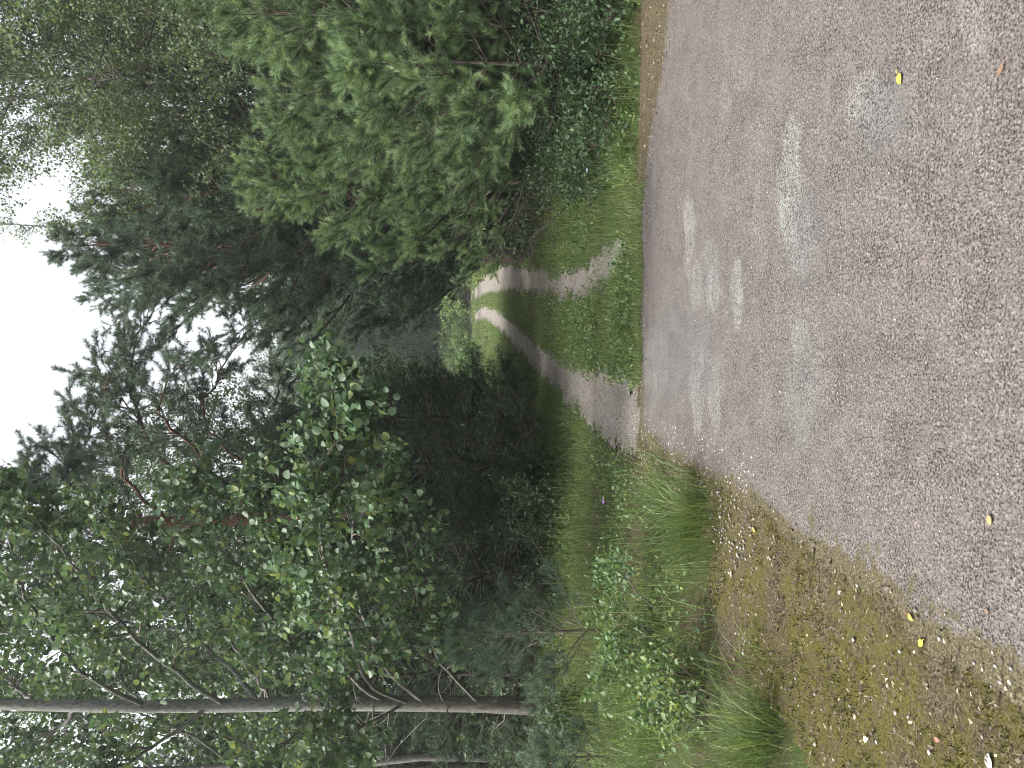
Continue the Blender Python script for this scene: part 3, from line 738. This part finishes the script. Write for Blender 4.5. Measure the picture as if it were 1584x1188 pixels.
FAR = [(560, 67, 4, 0.93), (587, 67, 4, 0.98), (614, 67, 4, 1.03), (641, 67, 4, 1.08), (668, 67, 4, 1.13), (695, 67, 4, 1.18), (722, 67, 4, 1.23), (749, 67, 4, 0.93), (776, 67, 4, 0.98), (803, 67, 4, 1.03), (830, 67, 4, 1.08), (655, 66, 0, 1.5), (690, 70, 3, 2.0), (735, 72, 0, 1.6), (600, 66, 3, 1.9), (800, 52, 0, 1.3), (650, 68, 3, 1.9), (720, 71, 3, 2.0), (625, 72, 0, 1.6), (700, 76, 0, 1.7), (570, 64, 0, 1.5), (570, 70, 3, 1.3), (640, 78, 3, 1.4), (705, 82, 3, 1.4), (770, 76, 3, 1.3), (820, 60, 3, 1.2), (520, 72, 3, 1.3), (590, 68, 0, 1.45), (640, 70, 1, 1.2), (680, 74, 0, 1.25), (725, 78, 1, 1.15), (765, 72, 0, 1.3), (810, 66, 2, 1.2), (560, 75, 2, 1.4), (850, 58, 0, 1.3), (660, 90, 2, 1.6), (740, 95, 2, 1.6), (700, 84, 0, 1.4), (520, 66, 0, 1.3), (780, 88, 1, 1.4), (620, 84, 1, 1.4), (470, 72, 0, 1.3), (410, 76, 1, 1.4), (340, 80, 0, 1.4), (900, 50, 1, 1.2), (830, 44, 0, .95)]
names = [('broadleaf_tree', 'dark_bark', 'wood_leaf', wa), ('birch_tree', 'aspen_bark', 'wood_leaf', wb), ('pine_tree', 'pine_bark', 'needle_old', wc), ('broadleaf_tree', 'dark_bark', 'wood_leaf', wt), ('broadleaf_tree', 'dark_bark', 'herb', wt)]
WL = ['dense dark broadleaf tree in the wood behind the front trees', 'slim birch in the wood behind the front trees', 'tall pine in the wood behind the front trees', 'low bushy tree filling the shade of the wood', 'bushy tree of the wood']
FL = ['broadleaf tree in the wood edge beyond the sunlit clearing', 'birch in the wood edge beyond the sunlit clearing', 'pine in the wood edge beyond the sunlit clearing', 'low bushy tree at the wood edge beyond the sunlit clearing', 'light green low bushy tree at the edge of the sunlit clearing']
PT = {}
for lst, labs, grp in ((WOOD, WL, 'trees of the wood behind'), (FAR, FL, 'trees beyond the clearing')):
    for k, (u, Y, q, s) in enumerate(lst):
        x = P(u, 800, Y)[0]; lc = (x, Y, gz(x, Y) - (.05 if Y < 60 else .45))
        nm, bk, lf, pr = names[q]
        if q not in PT: PT[q] = place(nm, labs[q], 'tree', lc, pr, bk, lf, grp, rng.uniform(0, TAU)); PT[q].scale = (s,) * 3
        else: dup(PT[q], lc, rng.uniform(0, TAU), s * rng.uniform(.95, 1.05), labs[q], grp)
# ------------------------------------------------------------------ grass, herbs and litter
def blades(rng, mb, x, y, h, wd, tone, lean=.45, mat=0):
    m = len(x); z = ground_z(x, y)
    az = rng.uniform(0, TAU, m); ln = np.abs(rng.normal(0, lean, m)); th = rng.uniform(0, TAU, m)
    D = np.stack((np.cos(az), np.sin(az), np.zeros(m)), 1); S = np.stack((np.cos(th), np.sin(th), np.zeros(m)), 1) * (wd / 2)[:, None]
    p0 = np.stack((x, y, z - .01), 1)
    p1 = p0 + D * (h * ln * .35)[:, None] + np.array((0, 0, 1.0)) * (h * .6)[:, None]
    p2 = p0 + D * (h * ln * 1.15)[:, None] + np.array((0, 0, 1.0)) * (h * np.clip(1 - .35 * ln, .3, 1))[:, None]
    V = np.stack((p0 - S, p0 + S, p1 - S * .75, p1 + S * .75, p2), 1).reshape(-1, 3)
    i = np.arange(m)[:, None] * 5
    t = np.repeat(tone, 5)
    n0 = mb.n
    mb.add(V, i + np.array([[0, 1, 3, 2]]), t, mat)
    mb.f.setdefault((3, mat), []).append(i + np.array([[2, 3, 4]]) + n0)
def scatter(rng, n, x0, x1, y0, y1, ok):
    x = rng.uniform(x0, x1, n); y = rng.uniform(y0, y1, n); k = ok(x, y); return x[k], y[k]
rng = np.random.default_rng(81)
def onroad(x, y): return inpoly(x, y, ROAD) | inpoly(x, y, VERGE) | inpoly(x, y, RS)
def free(x, y): return ~onroad(x + (fbm(x * 3, y * 3) - .5) * .3, y + (fbm(x * 3 + 7, y * 3) - .5) * .2) & (ruts(x, y) + (fbm(x * 2.5, y * 1.6) - .5) * .3 < .16 * np.random.default_rng(len(x)).random(len(x)) ** 2 - .04 + .16 * ((y < 8.6) & (x > .8)) * vnoise(x * 9, y * 9))

g = MB()
x, y = scatter(rng, 130000, -5.5, 7, 2.2, 13, lambda x, y: free(x, y) & (rng.random(len(x)) < .08 + 1.1 * np.clip(fbm(x * 1.6, y * 1.6) - .1, 0, 1)))
dl, _ = polydist(x, y, (LR[:11] + RR[:11]) / 2)
h = (.03 + .26 * rng.random(len(x)) ** 2) * np.clip(.45 + .55 * (dl - .5), .45, 1.7) * (.35 + 1.3 * fbm(x * 1.2 + 9, y * 1.2))
blades(rng, g, x, y, h, rng.uniform(.0025, .0055, len(x)), np.clip(rng.beta(2, 2.2, len(x)) * .85 + .5 * (fbm(x * .9, y * .9 + 4) - .45), 0, 1), .7)
ef = RP[0] + (RP[0] - RP[2]) * np.array(1.0); el = np.vstack((ef, RP[:6]))
x, y = scatter(rng, 400000, -1.2, 6, 5.2, 7.2, lambda x, y: (polydist(x, y, el)[0] < .03 + .13 * fbm(x * 4, y * 4)) & (ruts(x, y) < .08) & (rng.random(len(x)) < .35) & ((x > .0) | (rng.random(len(x)) < .2)) & (x < 1.7))
blades(rng, g, x, y, rng.uniform(.02, .11, len(x)), rng.uniform(.003, .006, len(x)), rng.beta(2, 2, len(x)) * .9, .9)
x, y = scatter(rng, 2600, -5.5, 7, 2.4, 12, lambda x, y: free(x, y) & ((x < -1.1) | (x > 1.6)) & (fbm(x * 1.4 + 3, y * 1.4 + 8) > .42))
blades(rng, g, x, y, rng.uniform(.25, .65, len(x)), rng.uniform(.002, .004, len(x)), np.where(rng.random(len(x)) < .45, rng.uniform(.88, 1, len(x)), rng.uniform(.2, .8, len(x))), .4)
x, y = scatter(rng, 26000, -.6, 2.0, 6.6, 14, free)
blades(rng, g, x, y, rng.uniform(.03, .13, len(x)), rng.uniform(.003, .006, len(x)), np.clip(rng.beta(2.2, 2, len(x)) * .85, 0, 1), .8)
x, y = scatter(rng, 70000, -2.5, 5, 9, 34, lambda x, y: free(x, y) & (np.abs(x - .06 * y) < 2.6))
h = rng.uniform(.04, .15, len(x)); blades(rng, g, x, y, h, rng.uniform(.005, .010, len(x)), np.clip(rng.beta(2, 2, len(x)) * .85, 0, 1), .6)
x, y = scatter(rng, 60000, -9, 16, 30, 90, free)
h = rng.uniform(.05, .28, len(x)); blades(rng, g, x, y, h, rng.uniform(.015, .03, len(x)), np.clip(rng.beta(2, 2, len(x)) * .9, 0, 1), .6)
tag(g.build('grass', M['grass']), 'green grass on the verges and between the wheel ruts', 'grass', None, 'stuff')

def groundsegs(rng, x, y, h):
    z = ground_z(x, y); d = rng.normal(0, .5, (len(x), 3)); d[:, 2] = 1
    A = np.stack((x, y, z), 1); B = A + nrm(d) * h[:, None]
    return list(zip(A, B))
hb = MB()
x, y = scatter(rng, 9000, -5.5, 7, 2.4, 12, lambda x, y: free(x, y) & (fbm(x * 1.3 + 20, y * 1.3) > .47))
leaves(rng, hb, groundsegs(rng, x, y, rng.uniform(.04, .22, len(x))), 7, .038, OVAL, .1, .03, (.1, .85), pale=.012, upn=.9)
x, y = scatter(rng, 1700, G(560, 950)[0], G(760, 950)[0], 6.7, 9.4, lambda x, y: free(x, y) & (fbm(x * 2.2 + 5, y * 2.2) > .44))
leaves(rng, hb, groundsegs(rng, x, y, rng.uniform(.01, .06, len(x))), 6, .036, OVAL, 0, .035, (.3, .95), upn=1)
tag(hb.build('ground_cover', M['herb']), 'low leafy weeds covering the verge among the grass', 'weeds', None, 'stuff')

ub = MB()
x, y = scatter(rng, 9000, -7, 8, 8.5, 24, lambda x, y: free(x, y) & (np.abs(x - .06 * y - .2) > 1.9) & ((y > 9.6) | (x > 0)))
leaves(rng, ub, groundsegs(rng, x, y, rng.uniform(.1, .7, len(x))), 9, .06, OVAL, .1, .06, (.05, .8), upn=.8)
x, y = scatter(rng, 1300, 1.9, 6.5, 6.2, 9.5, lambda x, y: free(x, y) & (fbm(x * 1.5 + 4, y * 1.5) > .42) & (rng.random(len(x)) < (x - 1.4) / 2.2))
leaves(rng, ub, groundsegs(rng, x, y, rng.uniform(.06, .38, len(x))), 8, .045, OVAL, .1, .05, (.05, .6), upn=.6)
tag(ub.build('undergrowth', M['wood_leaf']), 'dim leafy undergrowth on the forest floor', 'undergrowth', None, 'stuff')

# loose litter on the mossy strip: bits of bark, dead leaves, pale chips
m, n, b = newmat('litter_bits')
c = ramp(n, attr(n), [(0, (.020, .013, .009)), (.35, (.055, .040, .025)), (.65, (.115, .085, .055)), (.85, (.22, .18, .13)), (1, (.46, .43, .38))])
n.links.new(c, b.inputs['Base Color']); b.inputs['Roughness'].default_value = .85
M['bits'] = m
lt = MB()
def vz(x, y): return np.maximum(ground_z(x, y) + .006, -.007) + np.where(inpoly(x, y, ROAD), .010, .022)
def flat_bits(x, y, size, tone, shape=OVAL):
    z = vz(x, y) + rng.uniform(0, .012, len(x)); A = np.stack((x, y, z), 1); d = rng.normal(0, 1, (len(x), 3)); d[:, 2] *= .25
    k = len(shape); ax = nrm(d); nn = rng.normal(0, .35, (len(x), 3)); nn[:, 2] += 1; sd_ = nrm(np.cross(ax, nn)); nn = np.cross(sd_, ax)
    sx = shape[:, 0][None, :, None] * rng.uniform(.5, 1.2, (len(x), 1, 1)); sy = shape[:, 1][None, :, None]
    V = A[:, None] + size[:, None, None] * (sx * sd_[:, None] + sy * ax[:, None] + np.abs(sx) * .5 * nn[:, None])
    F_ = np.arange(len(x))[:, None] * k + np.arange(k)[None]
    lt.add(V.reshape(-1, 3), F_, np.repeat(tone, k))
okv = lambda x, y: (inpoly(x, y, VERGE) & ~inpoly(x - .1, y, ROAD)) | (inpoly(x, y, RS) & ~inpoly(x, y + .25, ROAD))
x, y = scatter(rng, 42000, -4, 6, 1.8, 7.6, okv)
flat_bits(x, y, rng.uniform(.006, .024, len(x)), np.clip(rng.beta(1.3, 1.9, len(x)), 0, .93))
x, y = scatter(rng, 6000, -4, 6, 1.8, 7.6, lambda x, y: okv(x, y) & (fbm(x * 2 + 11, y * 2) > .53))
flat_bits(x, y, rng.uniform(.006, .026, len(x)), rng.uniform(.45, 1, len(x)))
# dead needles: thin slivers
x, y = scatter(rng, 26000, -4, 6, 1.8, 7.6, okv)
flat_bits(x, y, rng.uniform(.03, .06, len(x)), rng.uniform(.3, .85, len(x)), OVAL * np.array((.07, 1)))
tag(lt.build('leaf_litter', M['bits']), 'brown litter of dead leaves, needles and pale chips beside the road', 'litter', None, 'stuff')
# moss cushions
m, n, b = newmat('moss')
c = ramp(n, attr(n), [(0, (.034, .032, .007)), (.6, (.10, .094, .022)), (1, (.18, .165, .045))])
n.links.new(c, b.inputs['Base Color']); b.inputs['Roughness'].default_value = .95; b.inputs['Specular IOR Level'].default_value = .1
M['moss'] = m
mo = MB()
x, y = scatter(rng, 130000, -4, 1, 1.8, 7.0, lambda x, y: inpoly(x, y, VERGE) & ~inpoly(x - .12 - .25 * (fbm(x * 2, y * 2) - .5), y, ROAD) & (fbm(x * 2.6 + 2, y * 2.6) > .45) & (fbm(x * 14, y * 14) > .42))
gzb = ground_z
mz = vz(x, y)
m_ = len(x); A = np.stack((x, y, mz - .012), 1); d = rng.normal(0, .45, (m_, 3)); d[:, 2] = 1; d = nrm(d)
s_ = nrm(np.cross(d, rng.normal(0, 1, (m_, 3)))) * .0028; hh = rng.uniform(.010, .024, (m_, 1))
mo.add(np.stack((A - s_, A + s_, A + d * hh), 1).reshape(-1, 3), np.arange(3 * m_).reshape(-1, 3), np.repeat(np.clip(rng.beta(2, 2, m_), 0, 1), 3))
tag(mo.build('moss', M['moss']), 'olive moss growing over the gravel along the road edge', 'moss', None, 'stuff')
# small stones on the strip and track edge
m, n, b = newmat('pebble')
c = ramp(n, attr(n), [(0, (.09, .08, .075)), (.6, (.24, .215, .20)), (1, (.50, .48, .46))])
n.links.new(c, b.inputs['Base Color']); b.inputs['Roughness'].default_value = .8
M['pebble'] = m
pbm = MB()
OCT = np.array([(1, 0, 0), (0, 1, 0), (-1, 0, 0), (0, -1, 0), (0, 0, 1), (0, 0, -1), ], float)
OF = np.array([(0, 1, 4), (1, 2, 4), (2, 3, 4), (3, 0, 4), (1, 0, 5), (2, 1, 5), (3, 2, 5), (0, 3, 5)])
def stones(x, y, z, s, tone):
    m = len(x); V = OCT[None] * (s[:, None, None] * rng.uniform(.6, 1.3, (m, 6, 1))) * np.array((1, 1, .6))
    V = V + np.stack((x, y, z), 1)[:, None]; Fs = (np.arange(m)[:, None, None] * 6 + OF[None]).reshape(-1, 3)
    pbm.add(V.reshape(-1, 3), Fs, np.repeat(tone, 6))
ap = lambda x, y: (polydist(x, y, RP[5:9])[0] < .34) & ~inpoly(x - .3, y, ROAD)
x, y = scatter(rng, 5000, -2.5, .5, 4, 7.6, ap); stones(x, y, vz(x, y) - .004, rng.uniform(.004, .012, len(x)), rng.beta(2, 2, len(x)))
x, y = scatter(rng, 14000, -2, 3.6, 6.6, 15, lambda x, y: ruts(x, y) > -.05); stones(x, y, ground_z(x, y) + .014, rng.uniform(.004, .013, len(x)), rng.beta(2, 2.5, len(x)))
x, y = scatter(rng, 2500, -3.5, 6, 1.8, 7.6, okv); stones(x, y, vz(x, y), rng.uniform(.004, .012, len(x)), rng.beta(2, 2, len(x)))
x, y = scatter(rng, 900, -3, 5.5, 1.8, 7, lambda x, y: inpoly(x, y, ROAD)); stones(x, y, x * 0 + .004, rng.uniform(.002, .006, len(x)), rng.beta(2, 1.5, len(x)))
tag(pbm.build('gravel', M['pebble']), 'loose small stones on the track and road edge', 'gravel', None, 'stuff')
# ------------------------------------------------------------------ single plants and small things
def low_parts(rng, n, R, H, nleaf, size, shape, tw=.16, tone=(.1, .9), up=.06, lift=(35, 80)):
    """Low shrub: several stems from the ground, with leaves."""
    tm, cm = MB(), MB(); segs = []
    for i in range(n):
        az = rng.uniform(0, TAU); e = rad(rng.uniform(*lift)); L = H * rng.uniform(.6, 1.15)
        p = np.array((math.cos(az), math.sin(az), 0)) * R * .3 * rng.random()
        pts = grow(rng, p, (math.cos(az) * math.cos(e), math.sin(az) * math.cos(e), math.sin(e)), L, 7, .12, up - .06)
        rr = np.linspace(.006 + .004 * H, .002, 8); tube(tm, pts, rr, 5)
        foliate(rng, cm, segs, pts, rr, .25, 6, R * .5, 55, .03, 4, tw, .4, .15, 0, 1, .0015)
    leaves(rng, cm, segs, nleaf, size, shape, .1, .02, tone, upn=.9)
    return tm, cm
def shrub(name, label, cat, u, v, Y, parts, leaf, group=None, rz=0, bark='twig'):
    x = P(u, v, Y)[0]
    t = thing(name, label, cat, (x, Y, gz(x, Y) - .02), group); t.rotation_euler[2] = rz
    parts[0].build('stem', M[bark], t, True); parts[1].build('foliage', [M[leaf], M['twig']], t)
    return t
R_ = np.random.default_rng
shrub('raspberry_bush', 'pale green raspberry bush at the front of the verge left of the grass tussock', 'bush', 225, 1030, 5.6, low_parts(R_(201), 11, .55, .42, 5, .040, OVAL * np.array((1.25, 1))), 'shrub_leaf')
shrub('raspberry_bush', 'lower green bush at the litter edge, nearest the lower left corner', 'bush', 120, 1140, 4.6, low_parts(R_(202), 9, .45, .28, 5, .034, OVAL * np.array((1.25, 1))), 'herb')
shrub('bush', 'low leafy bush at the foot of the pale grey trunk', 'bush', 70, 930, 8.0, low_parts(R_(203), 9, .5, .38, 5, .05, OVAL), 'wood_leaf')
shrub('bush', 'leafy bush on the left verge beside the wheel rut', 'bush', 400, 880, 10.2, low_parts(R_(204), 12, .7, .7, 5, .05, OVAL), 'wood_leaf')
for k, (u, Y, R, H, lb) in enumerate([(190, 10.4, .9, 1.2, 'leafy bush in the shade right of the pale grey trunk'), (330, 11.6, 1.0, 1.5, 'leafy bush in the shade left of the reddish pine trunk'), (465, 13.0, 1.0, 1.5, 'leafy bush right of the reddish pine trunk'), (530, 14.5, 1.0, 1.3, 'leafy bush on the shaded side of the left wheel rut'), (265, 12.2, 1.1, 2.2, 'tall thin leafy bush in the dark gap between grey trunk and reddish pine'), (400, 14.8, 1.1, 2.4, 'tall leafy bush just behind the reddish pine trunk'), (0, 10.5, .9, 1.1, 'leafy bush left of the pale grey trunk at the picture edge')]):
    shrub('bush', lb, 'bush', u, 880, Y, low_parts(R_(260 + k), 12, R, H, 5, .055, OVAL, .2, (.1, .95)), 'aspen_leaf', 'bushes in the shade of the left wood')
RB = [(1165, 6.75, .5, .42, 'low dim herb bush at the litter strip by the picture edge'), (1090, 6.95, .55, .5, 'low dim herb bush at the right road edge under the lowest pine limbs'), (1010, 7.3, .5, .42, 'low dim herb bush on the right verge, left of the lowest pine limbs'), (935, 8.0, .5, .40, 'low dim herb bush on the right verge above the grass tussock'), (1160, 7.4, .75, .8, 'dim green bush under the young pines at the picture edge'), (1060, 7.9, .7, .7, 'dim green bush under the young pines nearest the litter strip'), (960, 8.6, .7, .6, 'dim bush at the left foot of the bright young pines'), (1110, 8.9, 1.0, 1.0, 'taller dim bush deep under the young pines'), (890, 10.6, .9, .9, 'dark bush right of the right wheel rut'), (1010, 10.2, 1.0, 1.1, 'dark bush between the young pines and the tall pines'), (840, 13.2, .9, .9, 'dark bush at the foot of the tall pines beside the track'), (1190, 10.5, 1.1, 1.2, 'dark bush behind the young pines at the picture edge')]
for k, (u, Y, R, H, lb) in enumerate(RB):
    shrub('bush', lb, 'bush', u, 900, Y, low_parts(R_(210 + k), 13, R, H, 5, .042, OVAL, .18, (0, .42)), 'wood_leaf', 'bushes under the right pines')
shrub('sunny_bush', 'small yellow-green bush in the sun beside the far track', 'bush', 790, 750, 31, low_parts(R_(230), 14, .75, .95, 6, .09, OVAL, .25), 'sunny_leaf')
shrub('sunny_bush', 'pale green bushes in the sun left of the far track', 'bush', 618, 760, 34, low_parts(R_(231), 16, 1.1, 1.1, 6, .10, OVAL, .3), 'shrub_leaf')

bank = low_parts(R_(270), 26, 2.0, 2.0, 6, .15, OVAL, .35, (.3, 1.0), .06, (20, 80)); b0 = None
for k, u in enumerate((600, 632, 668, 700, 732, 766, 800, 585, 650, 716, 782)):
    Y = (57, 60, 59, 61, 60, 58, 59, 62, 63, 64, 63)[k]; x = P(u, 700, Y)[0]; lc = (x, Y, gz(x, Y) - .1)
    if b0 is None:
        b0 = shrub('sunny_bush', 'light green bush on the sunny bank where the track bends away', 'bush', u, 700, Y, bank, 'herb', 'bushes at the far end of the track')
    else: dup(b0, lc, k * 1.3, .6 + .11 * (k * 3 % 5), 'light green bush on the sunny bank where the track bends away', 'bushes at the far end of the track')
# young pine sapling in front of the grey trunk
x = P(213, 950, 7.4)[0]
place('pine_sapling', 'thin bluish pine sapling on the verge right of the pale grey trunk', 'tree', (x, 7.4, gz(x, 7.4) - .02), pine_parts(R_(240), 1.25, .014, .15, .2, .62, 4, 30, .05, lambda f: (1 - f) ** .6 + .15, 5, .3, 3, .13, 60, .06, .004, .8, .6, (.1, .7), .3), 'twig', 'needle_old')
x = P(20, 980, 6.6)[0]
place('pine_sapling', 'small pine sapling among the tall grass left of the grey trunk', 'tree', (x, 6.6, gz(x, 6.6) - .02), pine_parts(R_(241), .62, .008, .08, .14, .34, 4, 30, .05, lambda f: (1 - f) ** .6 + .15, 4, .3, 3, .13, 60, .06, .004, .8, .6, (.1, .7), .3), 'twig', 'needle_old')

def tussock(label, u, v, R, n, H, seed, group=None):
    rg = R_(seed); c = G(u, v); mb = MB()
    a = rg.uniform(0, TAU, n); r = R * rg.random(n) * 1.1 * (1 + .5 * np.sin(a * 2 + seed) + .25 * np.sin(a * 5))
    x0 = np.cos(a) * r; y0 = np.sin(a) * r; z0 = ground_z(c[0] + x0, c[1] + y0) - ground_z(c[0:1], c[1:2])
    az = a + rg.normal(0, .7, n); ln = np.abs(rg.normal(.65, .45, n)); h = H * rg.uniform(.3, 1.2, n); th = rg.uniform(0, TAU, n)
    D = np.stack((np.cos(az), np.sin(az), 0 * az), 1); S = np.stack((np.cos(th), np.sin(th), 0 * th), 1) * .0022
    p = np.stack((x0, y0, z0 - .02), 1); Z = np.array((0, 0, 1.0))
    q = [p + D * (h * ln * k * k)[:, None] + Z * (h * (k * (1.15 - .35 * ln * k * k)))[:, None] for k in (0, .35, .7, 1)]
    V = np.stack((q[0] - S, q[0] + S, q[1] - S, q[1] + S, q[2] - S * .7, q[2] + S * .7, q[3]), 1).reshape(-1, 3)
    i = np.arange(n)[:, None] * 7; t = np.repeat(np.clip(rg.beta(2, 2.5, n) * .85, 0, 1), 7)
    mb.add(V, np.concatenate((i + np.array([[0, 1, 3, 2]]), i + np.array([[2, 3, 5, 4]]))), t)
    mb.f.setdefault((3, 0), []).append(i + np.array([[4, 5, 6]]))
    o = mb.build('grass_tussock', M['grass']); o.location = (c[0], c[1], gz(c[0], c[1]))
    tag(o, label, 'grass', group)
tussock('big lush grass tussock hanging over the litter at the verge corner', 385, 1085, .34, 900, .34, 250, 'grass tussocks')
tussock('lush grass tussock behind the big one on the verge corner', 425, 1030, .28, 500, .26, 251, 'grass tussocks')
tussock('grass tussock near the lower left corner of the verge', 45, 1210, .26, 500, .30, 252, 'grass tussocks')
tussock('grass tussock left of the pale raspberry bush', 110, 1060, .34, 600, .42, 253, 'grass tussocks')
tussock('grass tussock at the right end of the grassy middle strip', 718, 968, .2, 260, .16, 254, 'grass tussocks')
tussock('grass tussock on the right verge beside the road edge', 960, 975, .22, 320, .22, 255, 'grass tussocks')

# tall dry stalks and sprays in the dark grass at the left
# fallen leaves lying on the road
def solid(name, col, rough=.6):
    m, n, b = newmat(name)
    c = mix(n, ramp(n, noise(n, 40, 4, .6), [(.4, 0.0), (.65, .5)]), col, tuple(q * .55 for q in col))
    n.links.new(c, b.inputs['Base Color']); b.inputs['Roughness'].default_value = rough
    return m
LEAFM = {'yellow': solid('yellow_leaf', (.62, .52, .05)), 'dull': solid('dull_leaf', (.25, .20, .09)), 'orange': solid('orange_leaf', (.50, .27, .06)), 'brown': solid('brown_leaf', (.16, .10, .06)), 'straw': solid('straw_leaf', (.55, .47, .28)), 'white': solid('pale_chip', (.55, .53, .50)), 'red': solid('red_leaf', (.35, .12, .09))}
FLV = [(1066, 1395, .058, 'yellow', 'bright yellow fallen leaf lying on the asphalt'), (1079, 1552, .05, 'brown', 'brown curled leaf on the asphalt near the picture edge'), (193, 1430, .045, 'yellow', 'yellowish leaf at the mossy edge of the road'), (233, 1412, .05, 'orange', 'orange leaf lying in the litter on the road edge'), (383, 1535, .042, 'dull', 'dull yellow leaf on the bare asphalt'), (369, 1170, .06, 'orange', 'orange twisted leaf on the moss below the grass tussock'), (412, 1077, .055, 'straw', 'straw coloured leaf in the litter beside the tussock'), (45, 1357, .06, 'straw', 'long pale leaf in the litter at the lower left'), (10, 1540, .06, 'white', 'white chip in the moss at the lower left corner'), (44, 1460, .04, 'red', 'small reddish leaf in the litter'), (300, 1140, .05, 'straw', 'pale sliver of bark in the brown litter'), (243, 1530, .03, 'brown', 'brown leaf among needles on the asphalt edge')]
for k, (u, v, sz, cl, lb) in enumerate(FLV):
    rg = R_(300 + k); c = G(u, v); mb = MB()
    sh = OVAL if k % 2 else ROUND * np.array((.8, 1)); kk = len(sh)
    sub = np.array([(x_, y_, .10 * abs(x_) + .05 * math.sin(y_ * 3) * rg.uniform(.3, 1)) for x_, y_ in sh]) - np.array((0, .5, 0))
    ctr = np.array([(0, 0, .03)]); V = np.vstack((sub, ctr)) * sz * .72
    V[:, 2] += .006 - V[:, 2].min()
    mb.add(V, [(i, (i + 1) % kk, kk) for i in range(kk)])
    st_ = np.array([(0, -.5, .05), (.05, -.75, .08), (.02, -1.0, .05)]) * sz * .72; st_[:, 2] += .008
    tube(mb, st_, .0012, 4)
    zz = gz(c[0], c[1]) + .02 if not inpoly(c[0:1], c[1:2], ROAD)[0] else .003
    o = mb.build('fallen_leaf', LEAFM[cl], None, True); o.location = (c[0], c[1], zz); o.rotation_euler = (0, 0, rg.uniform(0, TAU))
    tag(o, lb, 'leaf')

# dead sticks lying in the verge
for k, (a, b_, r, lb) in enumerate([(( 165, 1045), (120, 1130), .006, 'thin dark fallen stick across the litter edge'), ((260, 985), (330, 905), .006, 'pale dry stalk leaning on the verge in front of the spruces')]):
    rg = R_(400 + k); p, q = G(*a), G(*b_)
    pts = spline([p, (p + q) / 2 + rg.normal(0, .03, 3), q], 10); pts[:, 2] = ground_z(pts[:, 0], pts[:, 1]) + .03 + .03 * rg.random(10)
    mb = MB(); c0 = pts[0].copy(); tube(mb, pts - c0, np.linspace(r, r * .4, 10), 6)
    for j in (4, 6, 7): tube(mb, grow(rg, pts[j] - c0, nrm(pts[j + 1] - pts[j] + rg.normal(0, .1, 3)), .14, 4, .15, 0), .0018, 4)
    o = mb.build('stick', M['twig'], None, True); o.location = c0; tag(o, lb, 'stick')

# wild flowers
for k, (u, v, col, lb) in enumerate([(933, 910, (.45, .50, .75), 'pale blue wild flower on the right verge, upper of two'), (920, 915, (.45, .50, .75), 'pale blue wild flower on the right verge, lower of two'), (412, 944, (.30, .16, .45), 'small purple wild flower in the left verge grass')]):
    c = G(u, v + 45); t = thing('wild_flower', lb, 'flower', (c[0], c[1], gz(c[0], c[1])), 'wild flowers of the verge'); mb = MB(); rg = R_(420 + k)
    H = .30; st_ = grow(rg, (0, 0, -.02), (0, 0, 1), H, 5, .06, 0); tube(mb, st_, .0025, 5); mb.build('stem', M['herb'], t, True)
    fm = solid('petal', col); pm = MB()
    for q in range(6):
        a = q * TAU / 6; d = np.array((math.cos(a), math.sin(a), .35)); sd_ = np.array((-math.sin(a), math.cos(a), 0)) * .009
        p = st_[-1]; pm.add([p, p + d * .014 + sd_, p + d * .030, p + d * .014 - sd_], [(0, 1, 2, 3)])
    pm.build('petal', fm, t)
# ------------------------------------------------------------------ thin scattering volume added in place of lens glare, lifts the darks
m = bpy.data.materials.new('air'); m.use_nodes = True; n = m.node_tree
for x_ in list(n.nodes):
    if x_.bl_idname == 'ShaderNodeBsdfPrincipled': n.nodes.remove(x_)
pv = n.nodes.new('ShaderNodeVolumePrincipled'); pv.inputs['Color'].default_value = (.90, .97, 1.0, 1)
pv.inputs['Density'].default_value = .0015; pv.inputs['Anisotropy'].default_value = .55
n.links.new(pv.outputs[0], n.nodes['Material Output'].inputs['Volume'])
hm = MB(); bx = np.array([(a, b_, c_) for a in (-310, 310) for b_ in (-160, 410) for c_ in (-2, 30)], float)
hm.add(bx, [(0, 1, 3, 2), (4, 6, 7, 5), (0, 4, 5, 1), (2, 3, 7, 6), (0, 2, 6, 4), (1, 5, 7, 3)])
tag(hm.build('glare_haze', m), 'thin scattering veil added in place of lens glare', kind='stuff')
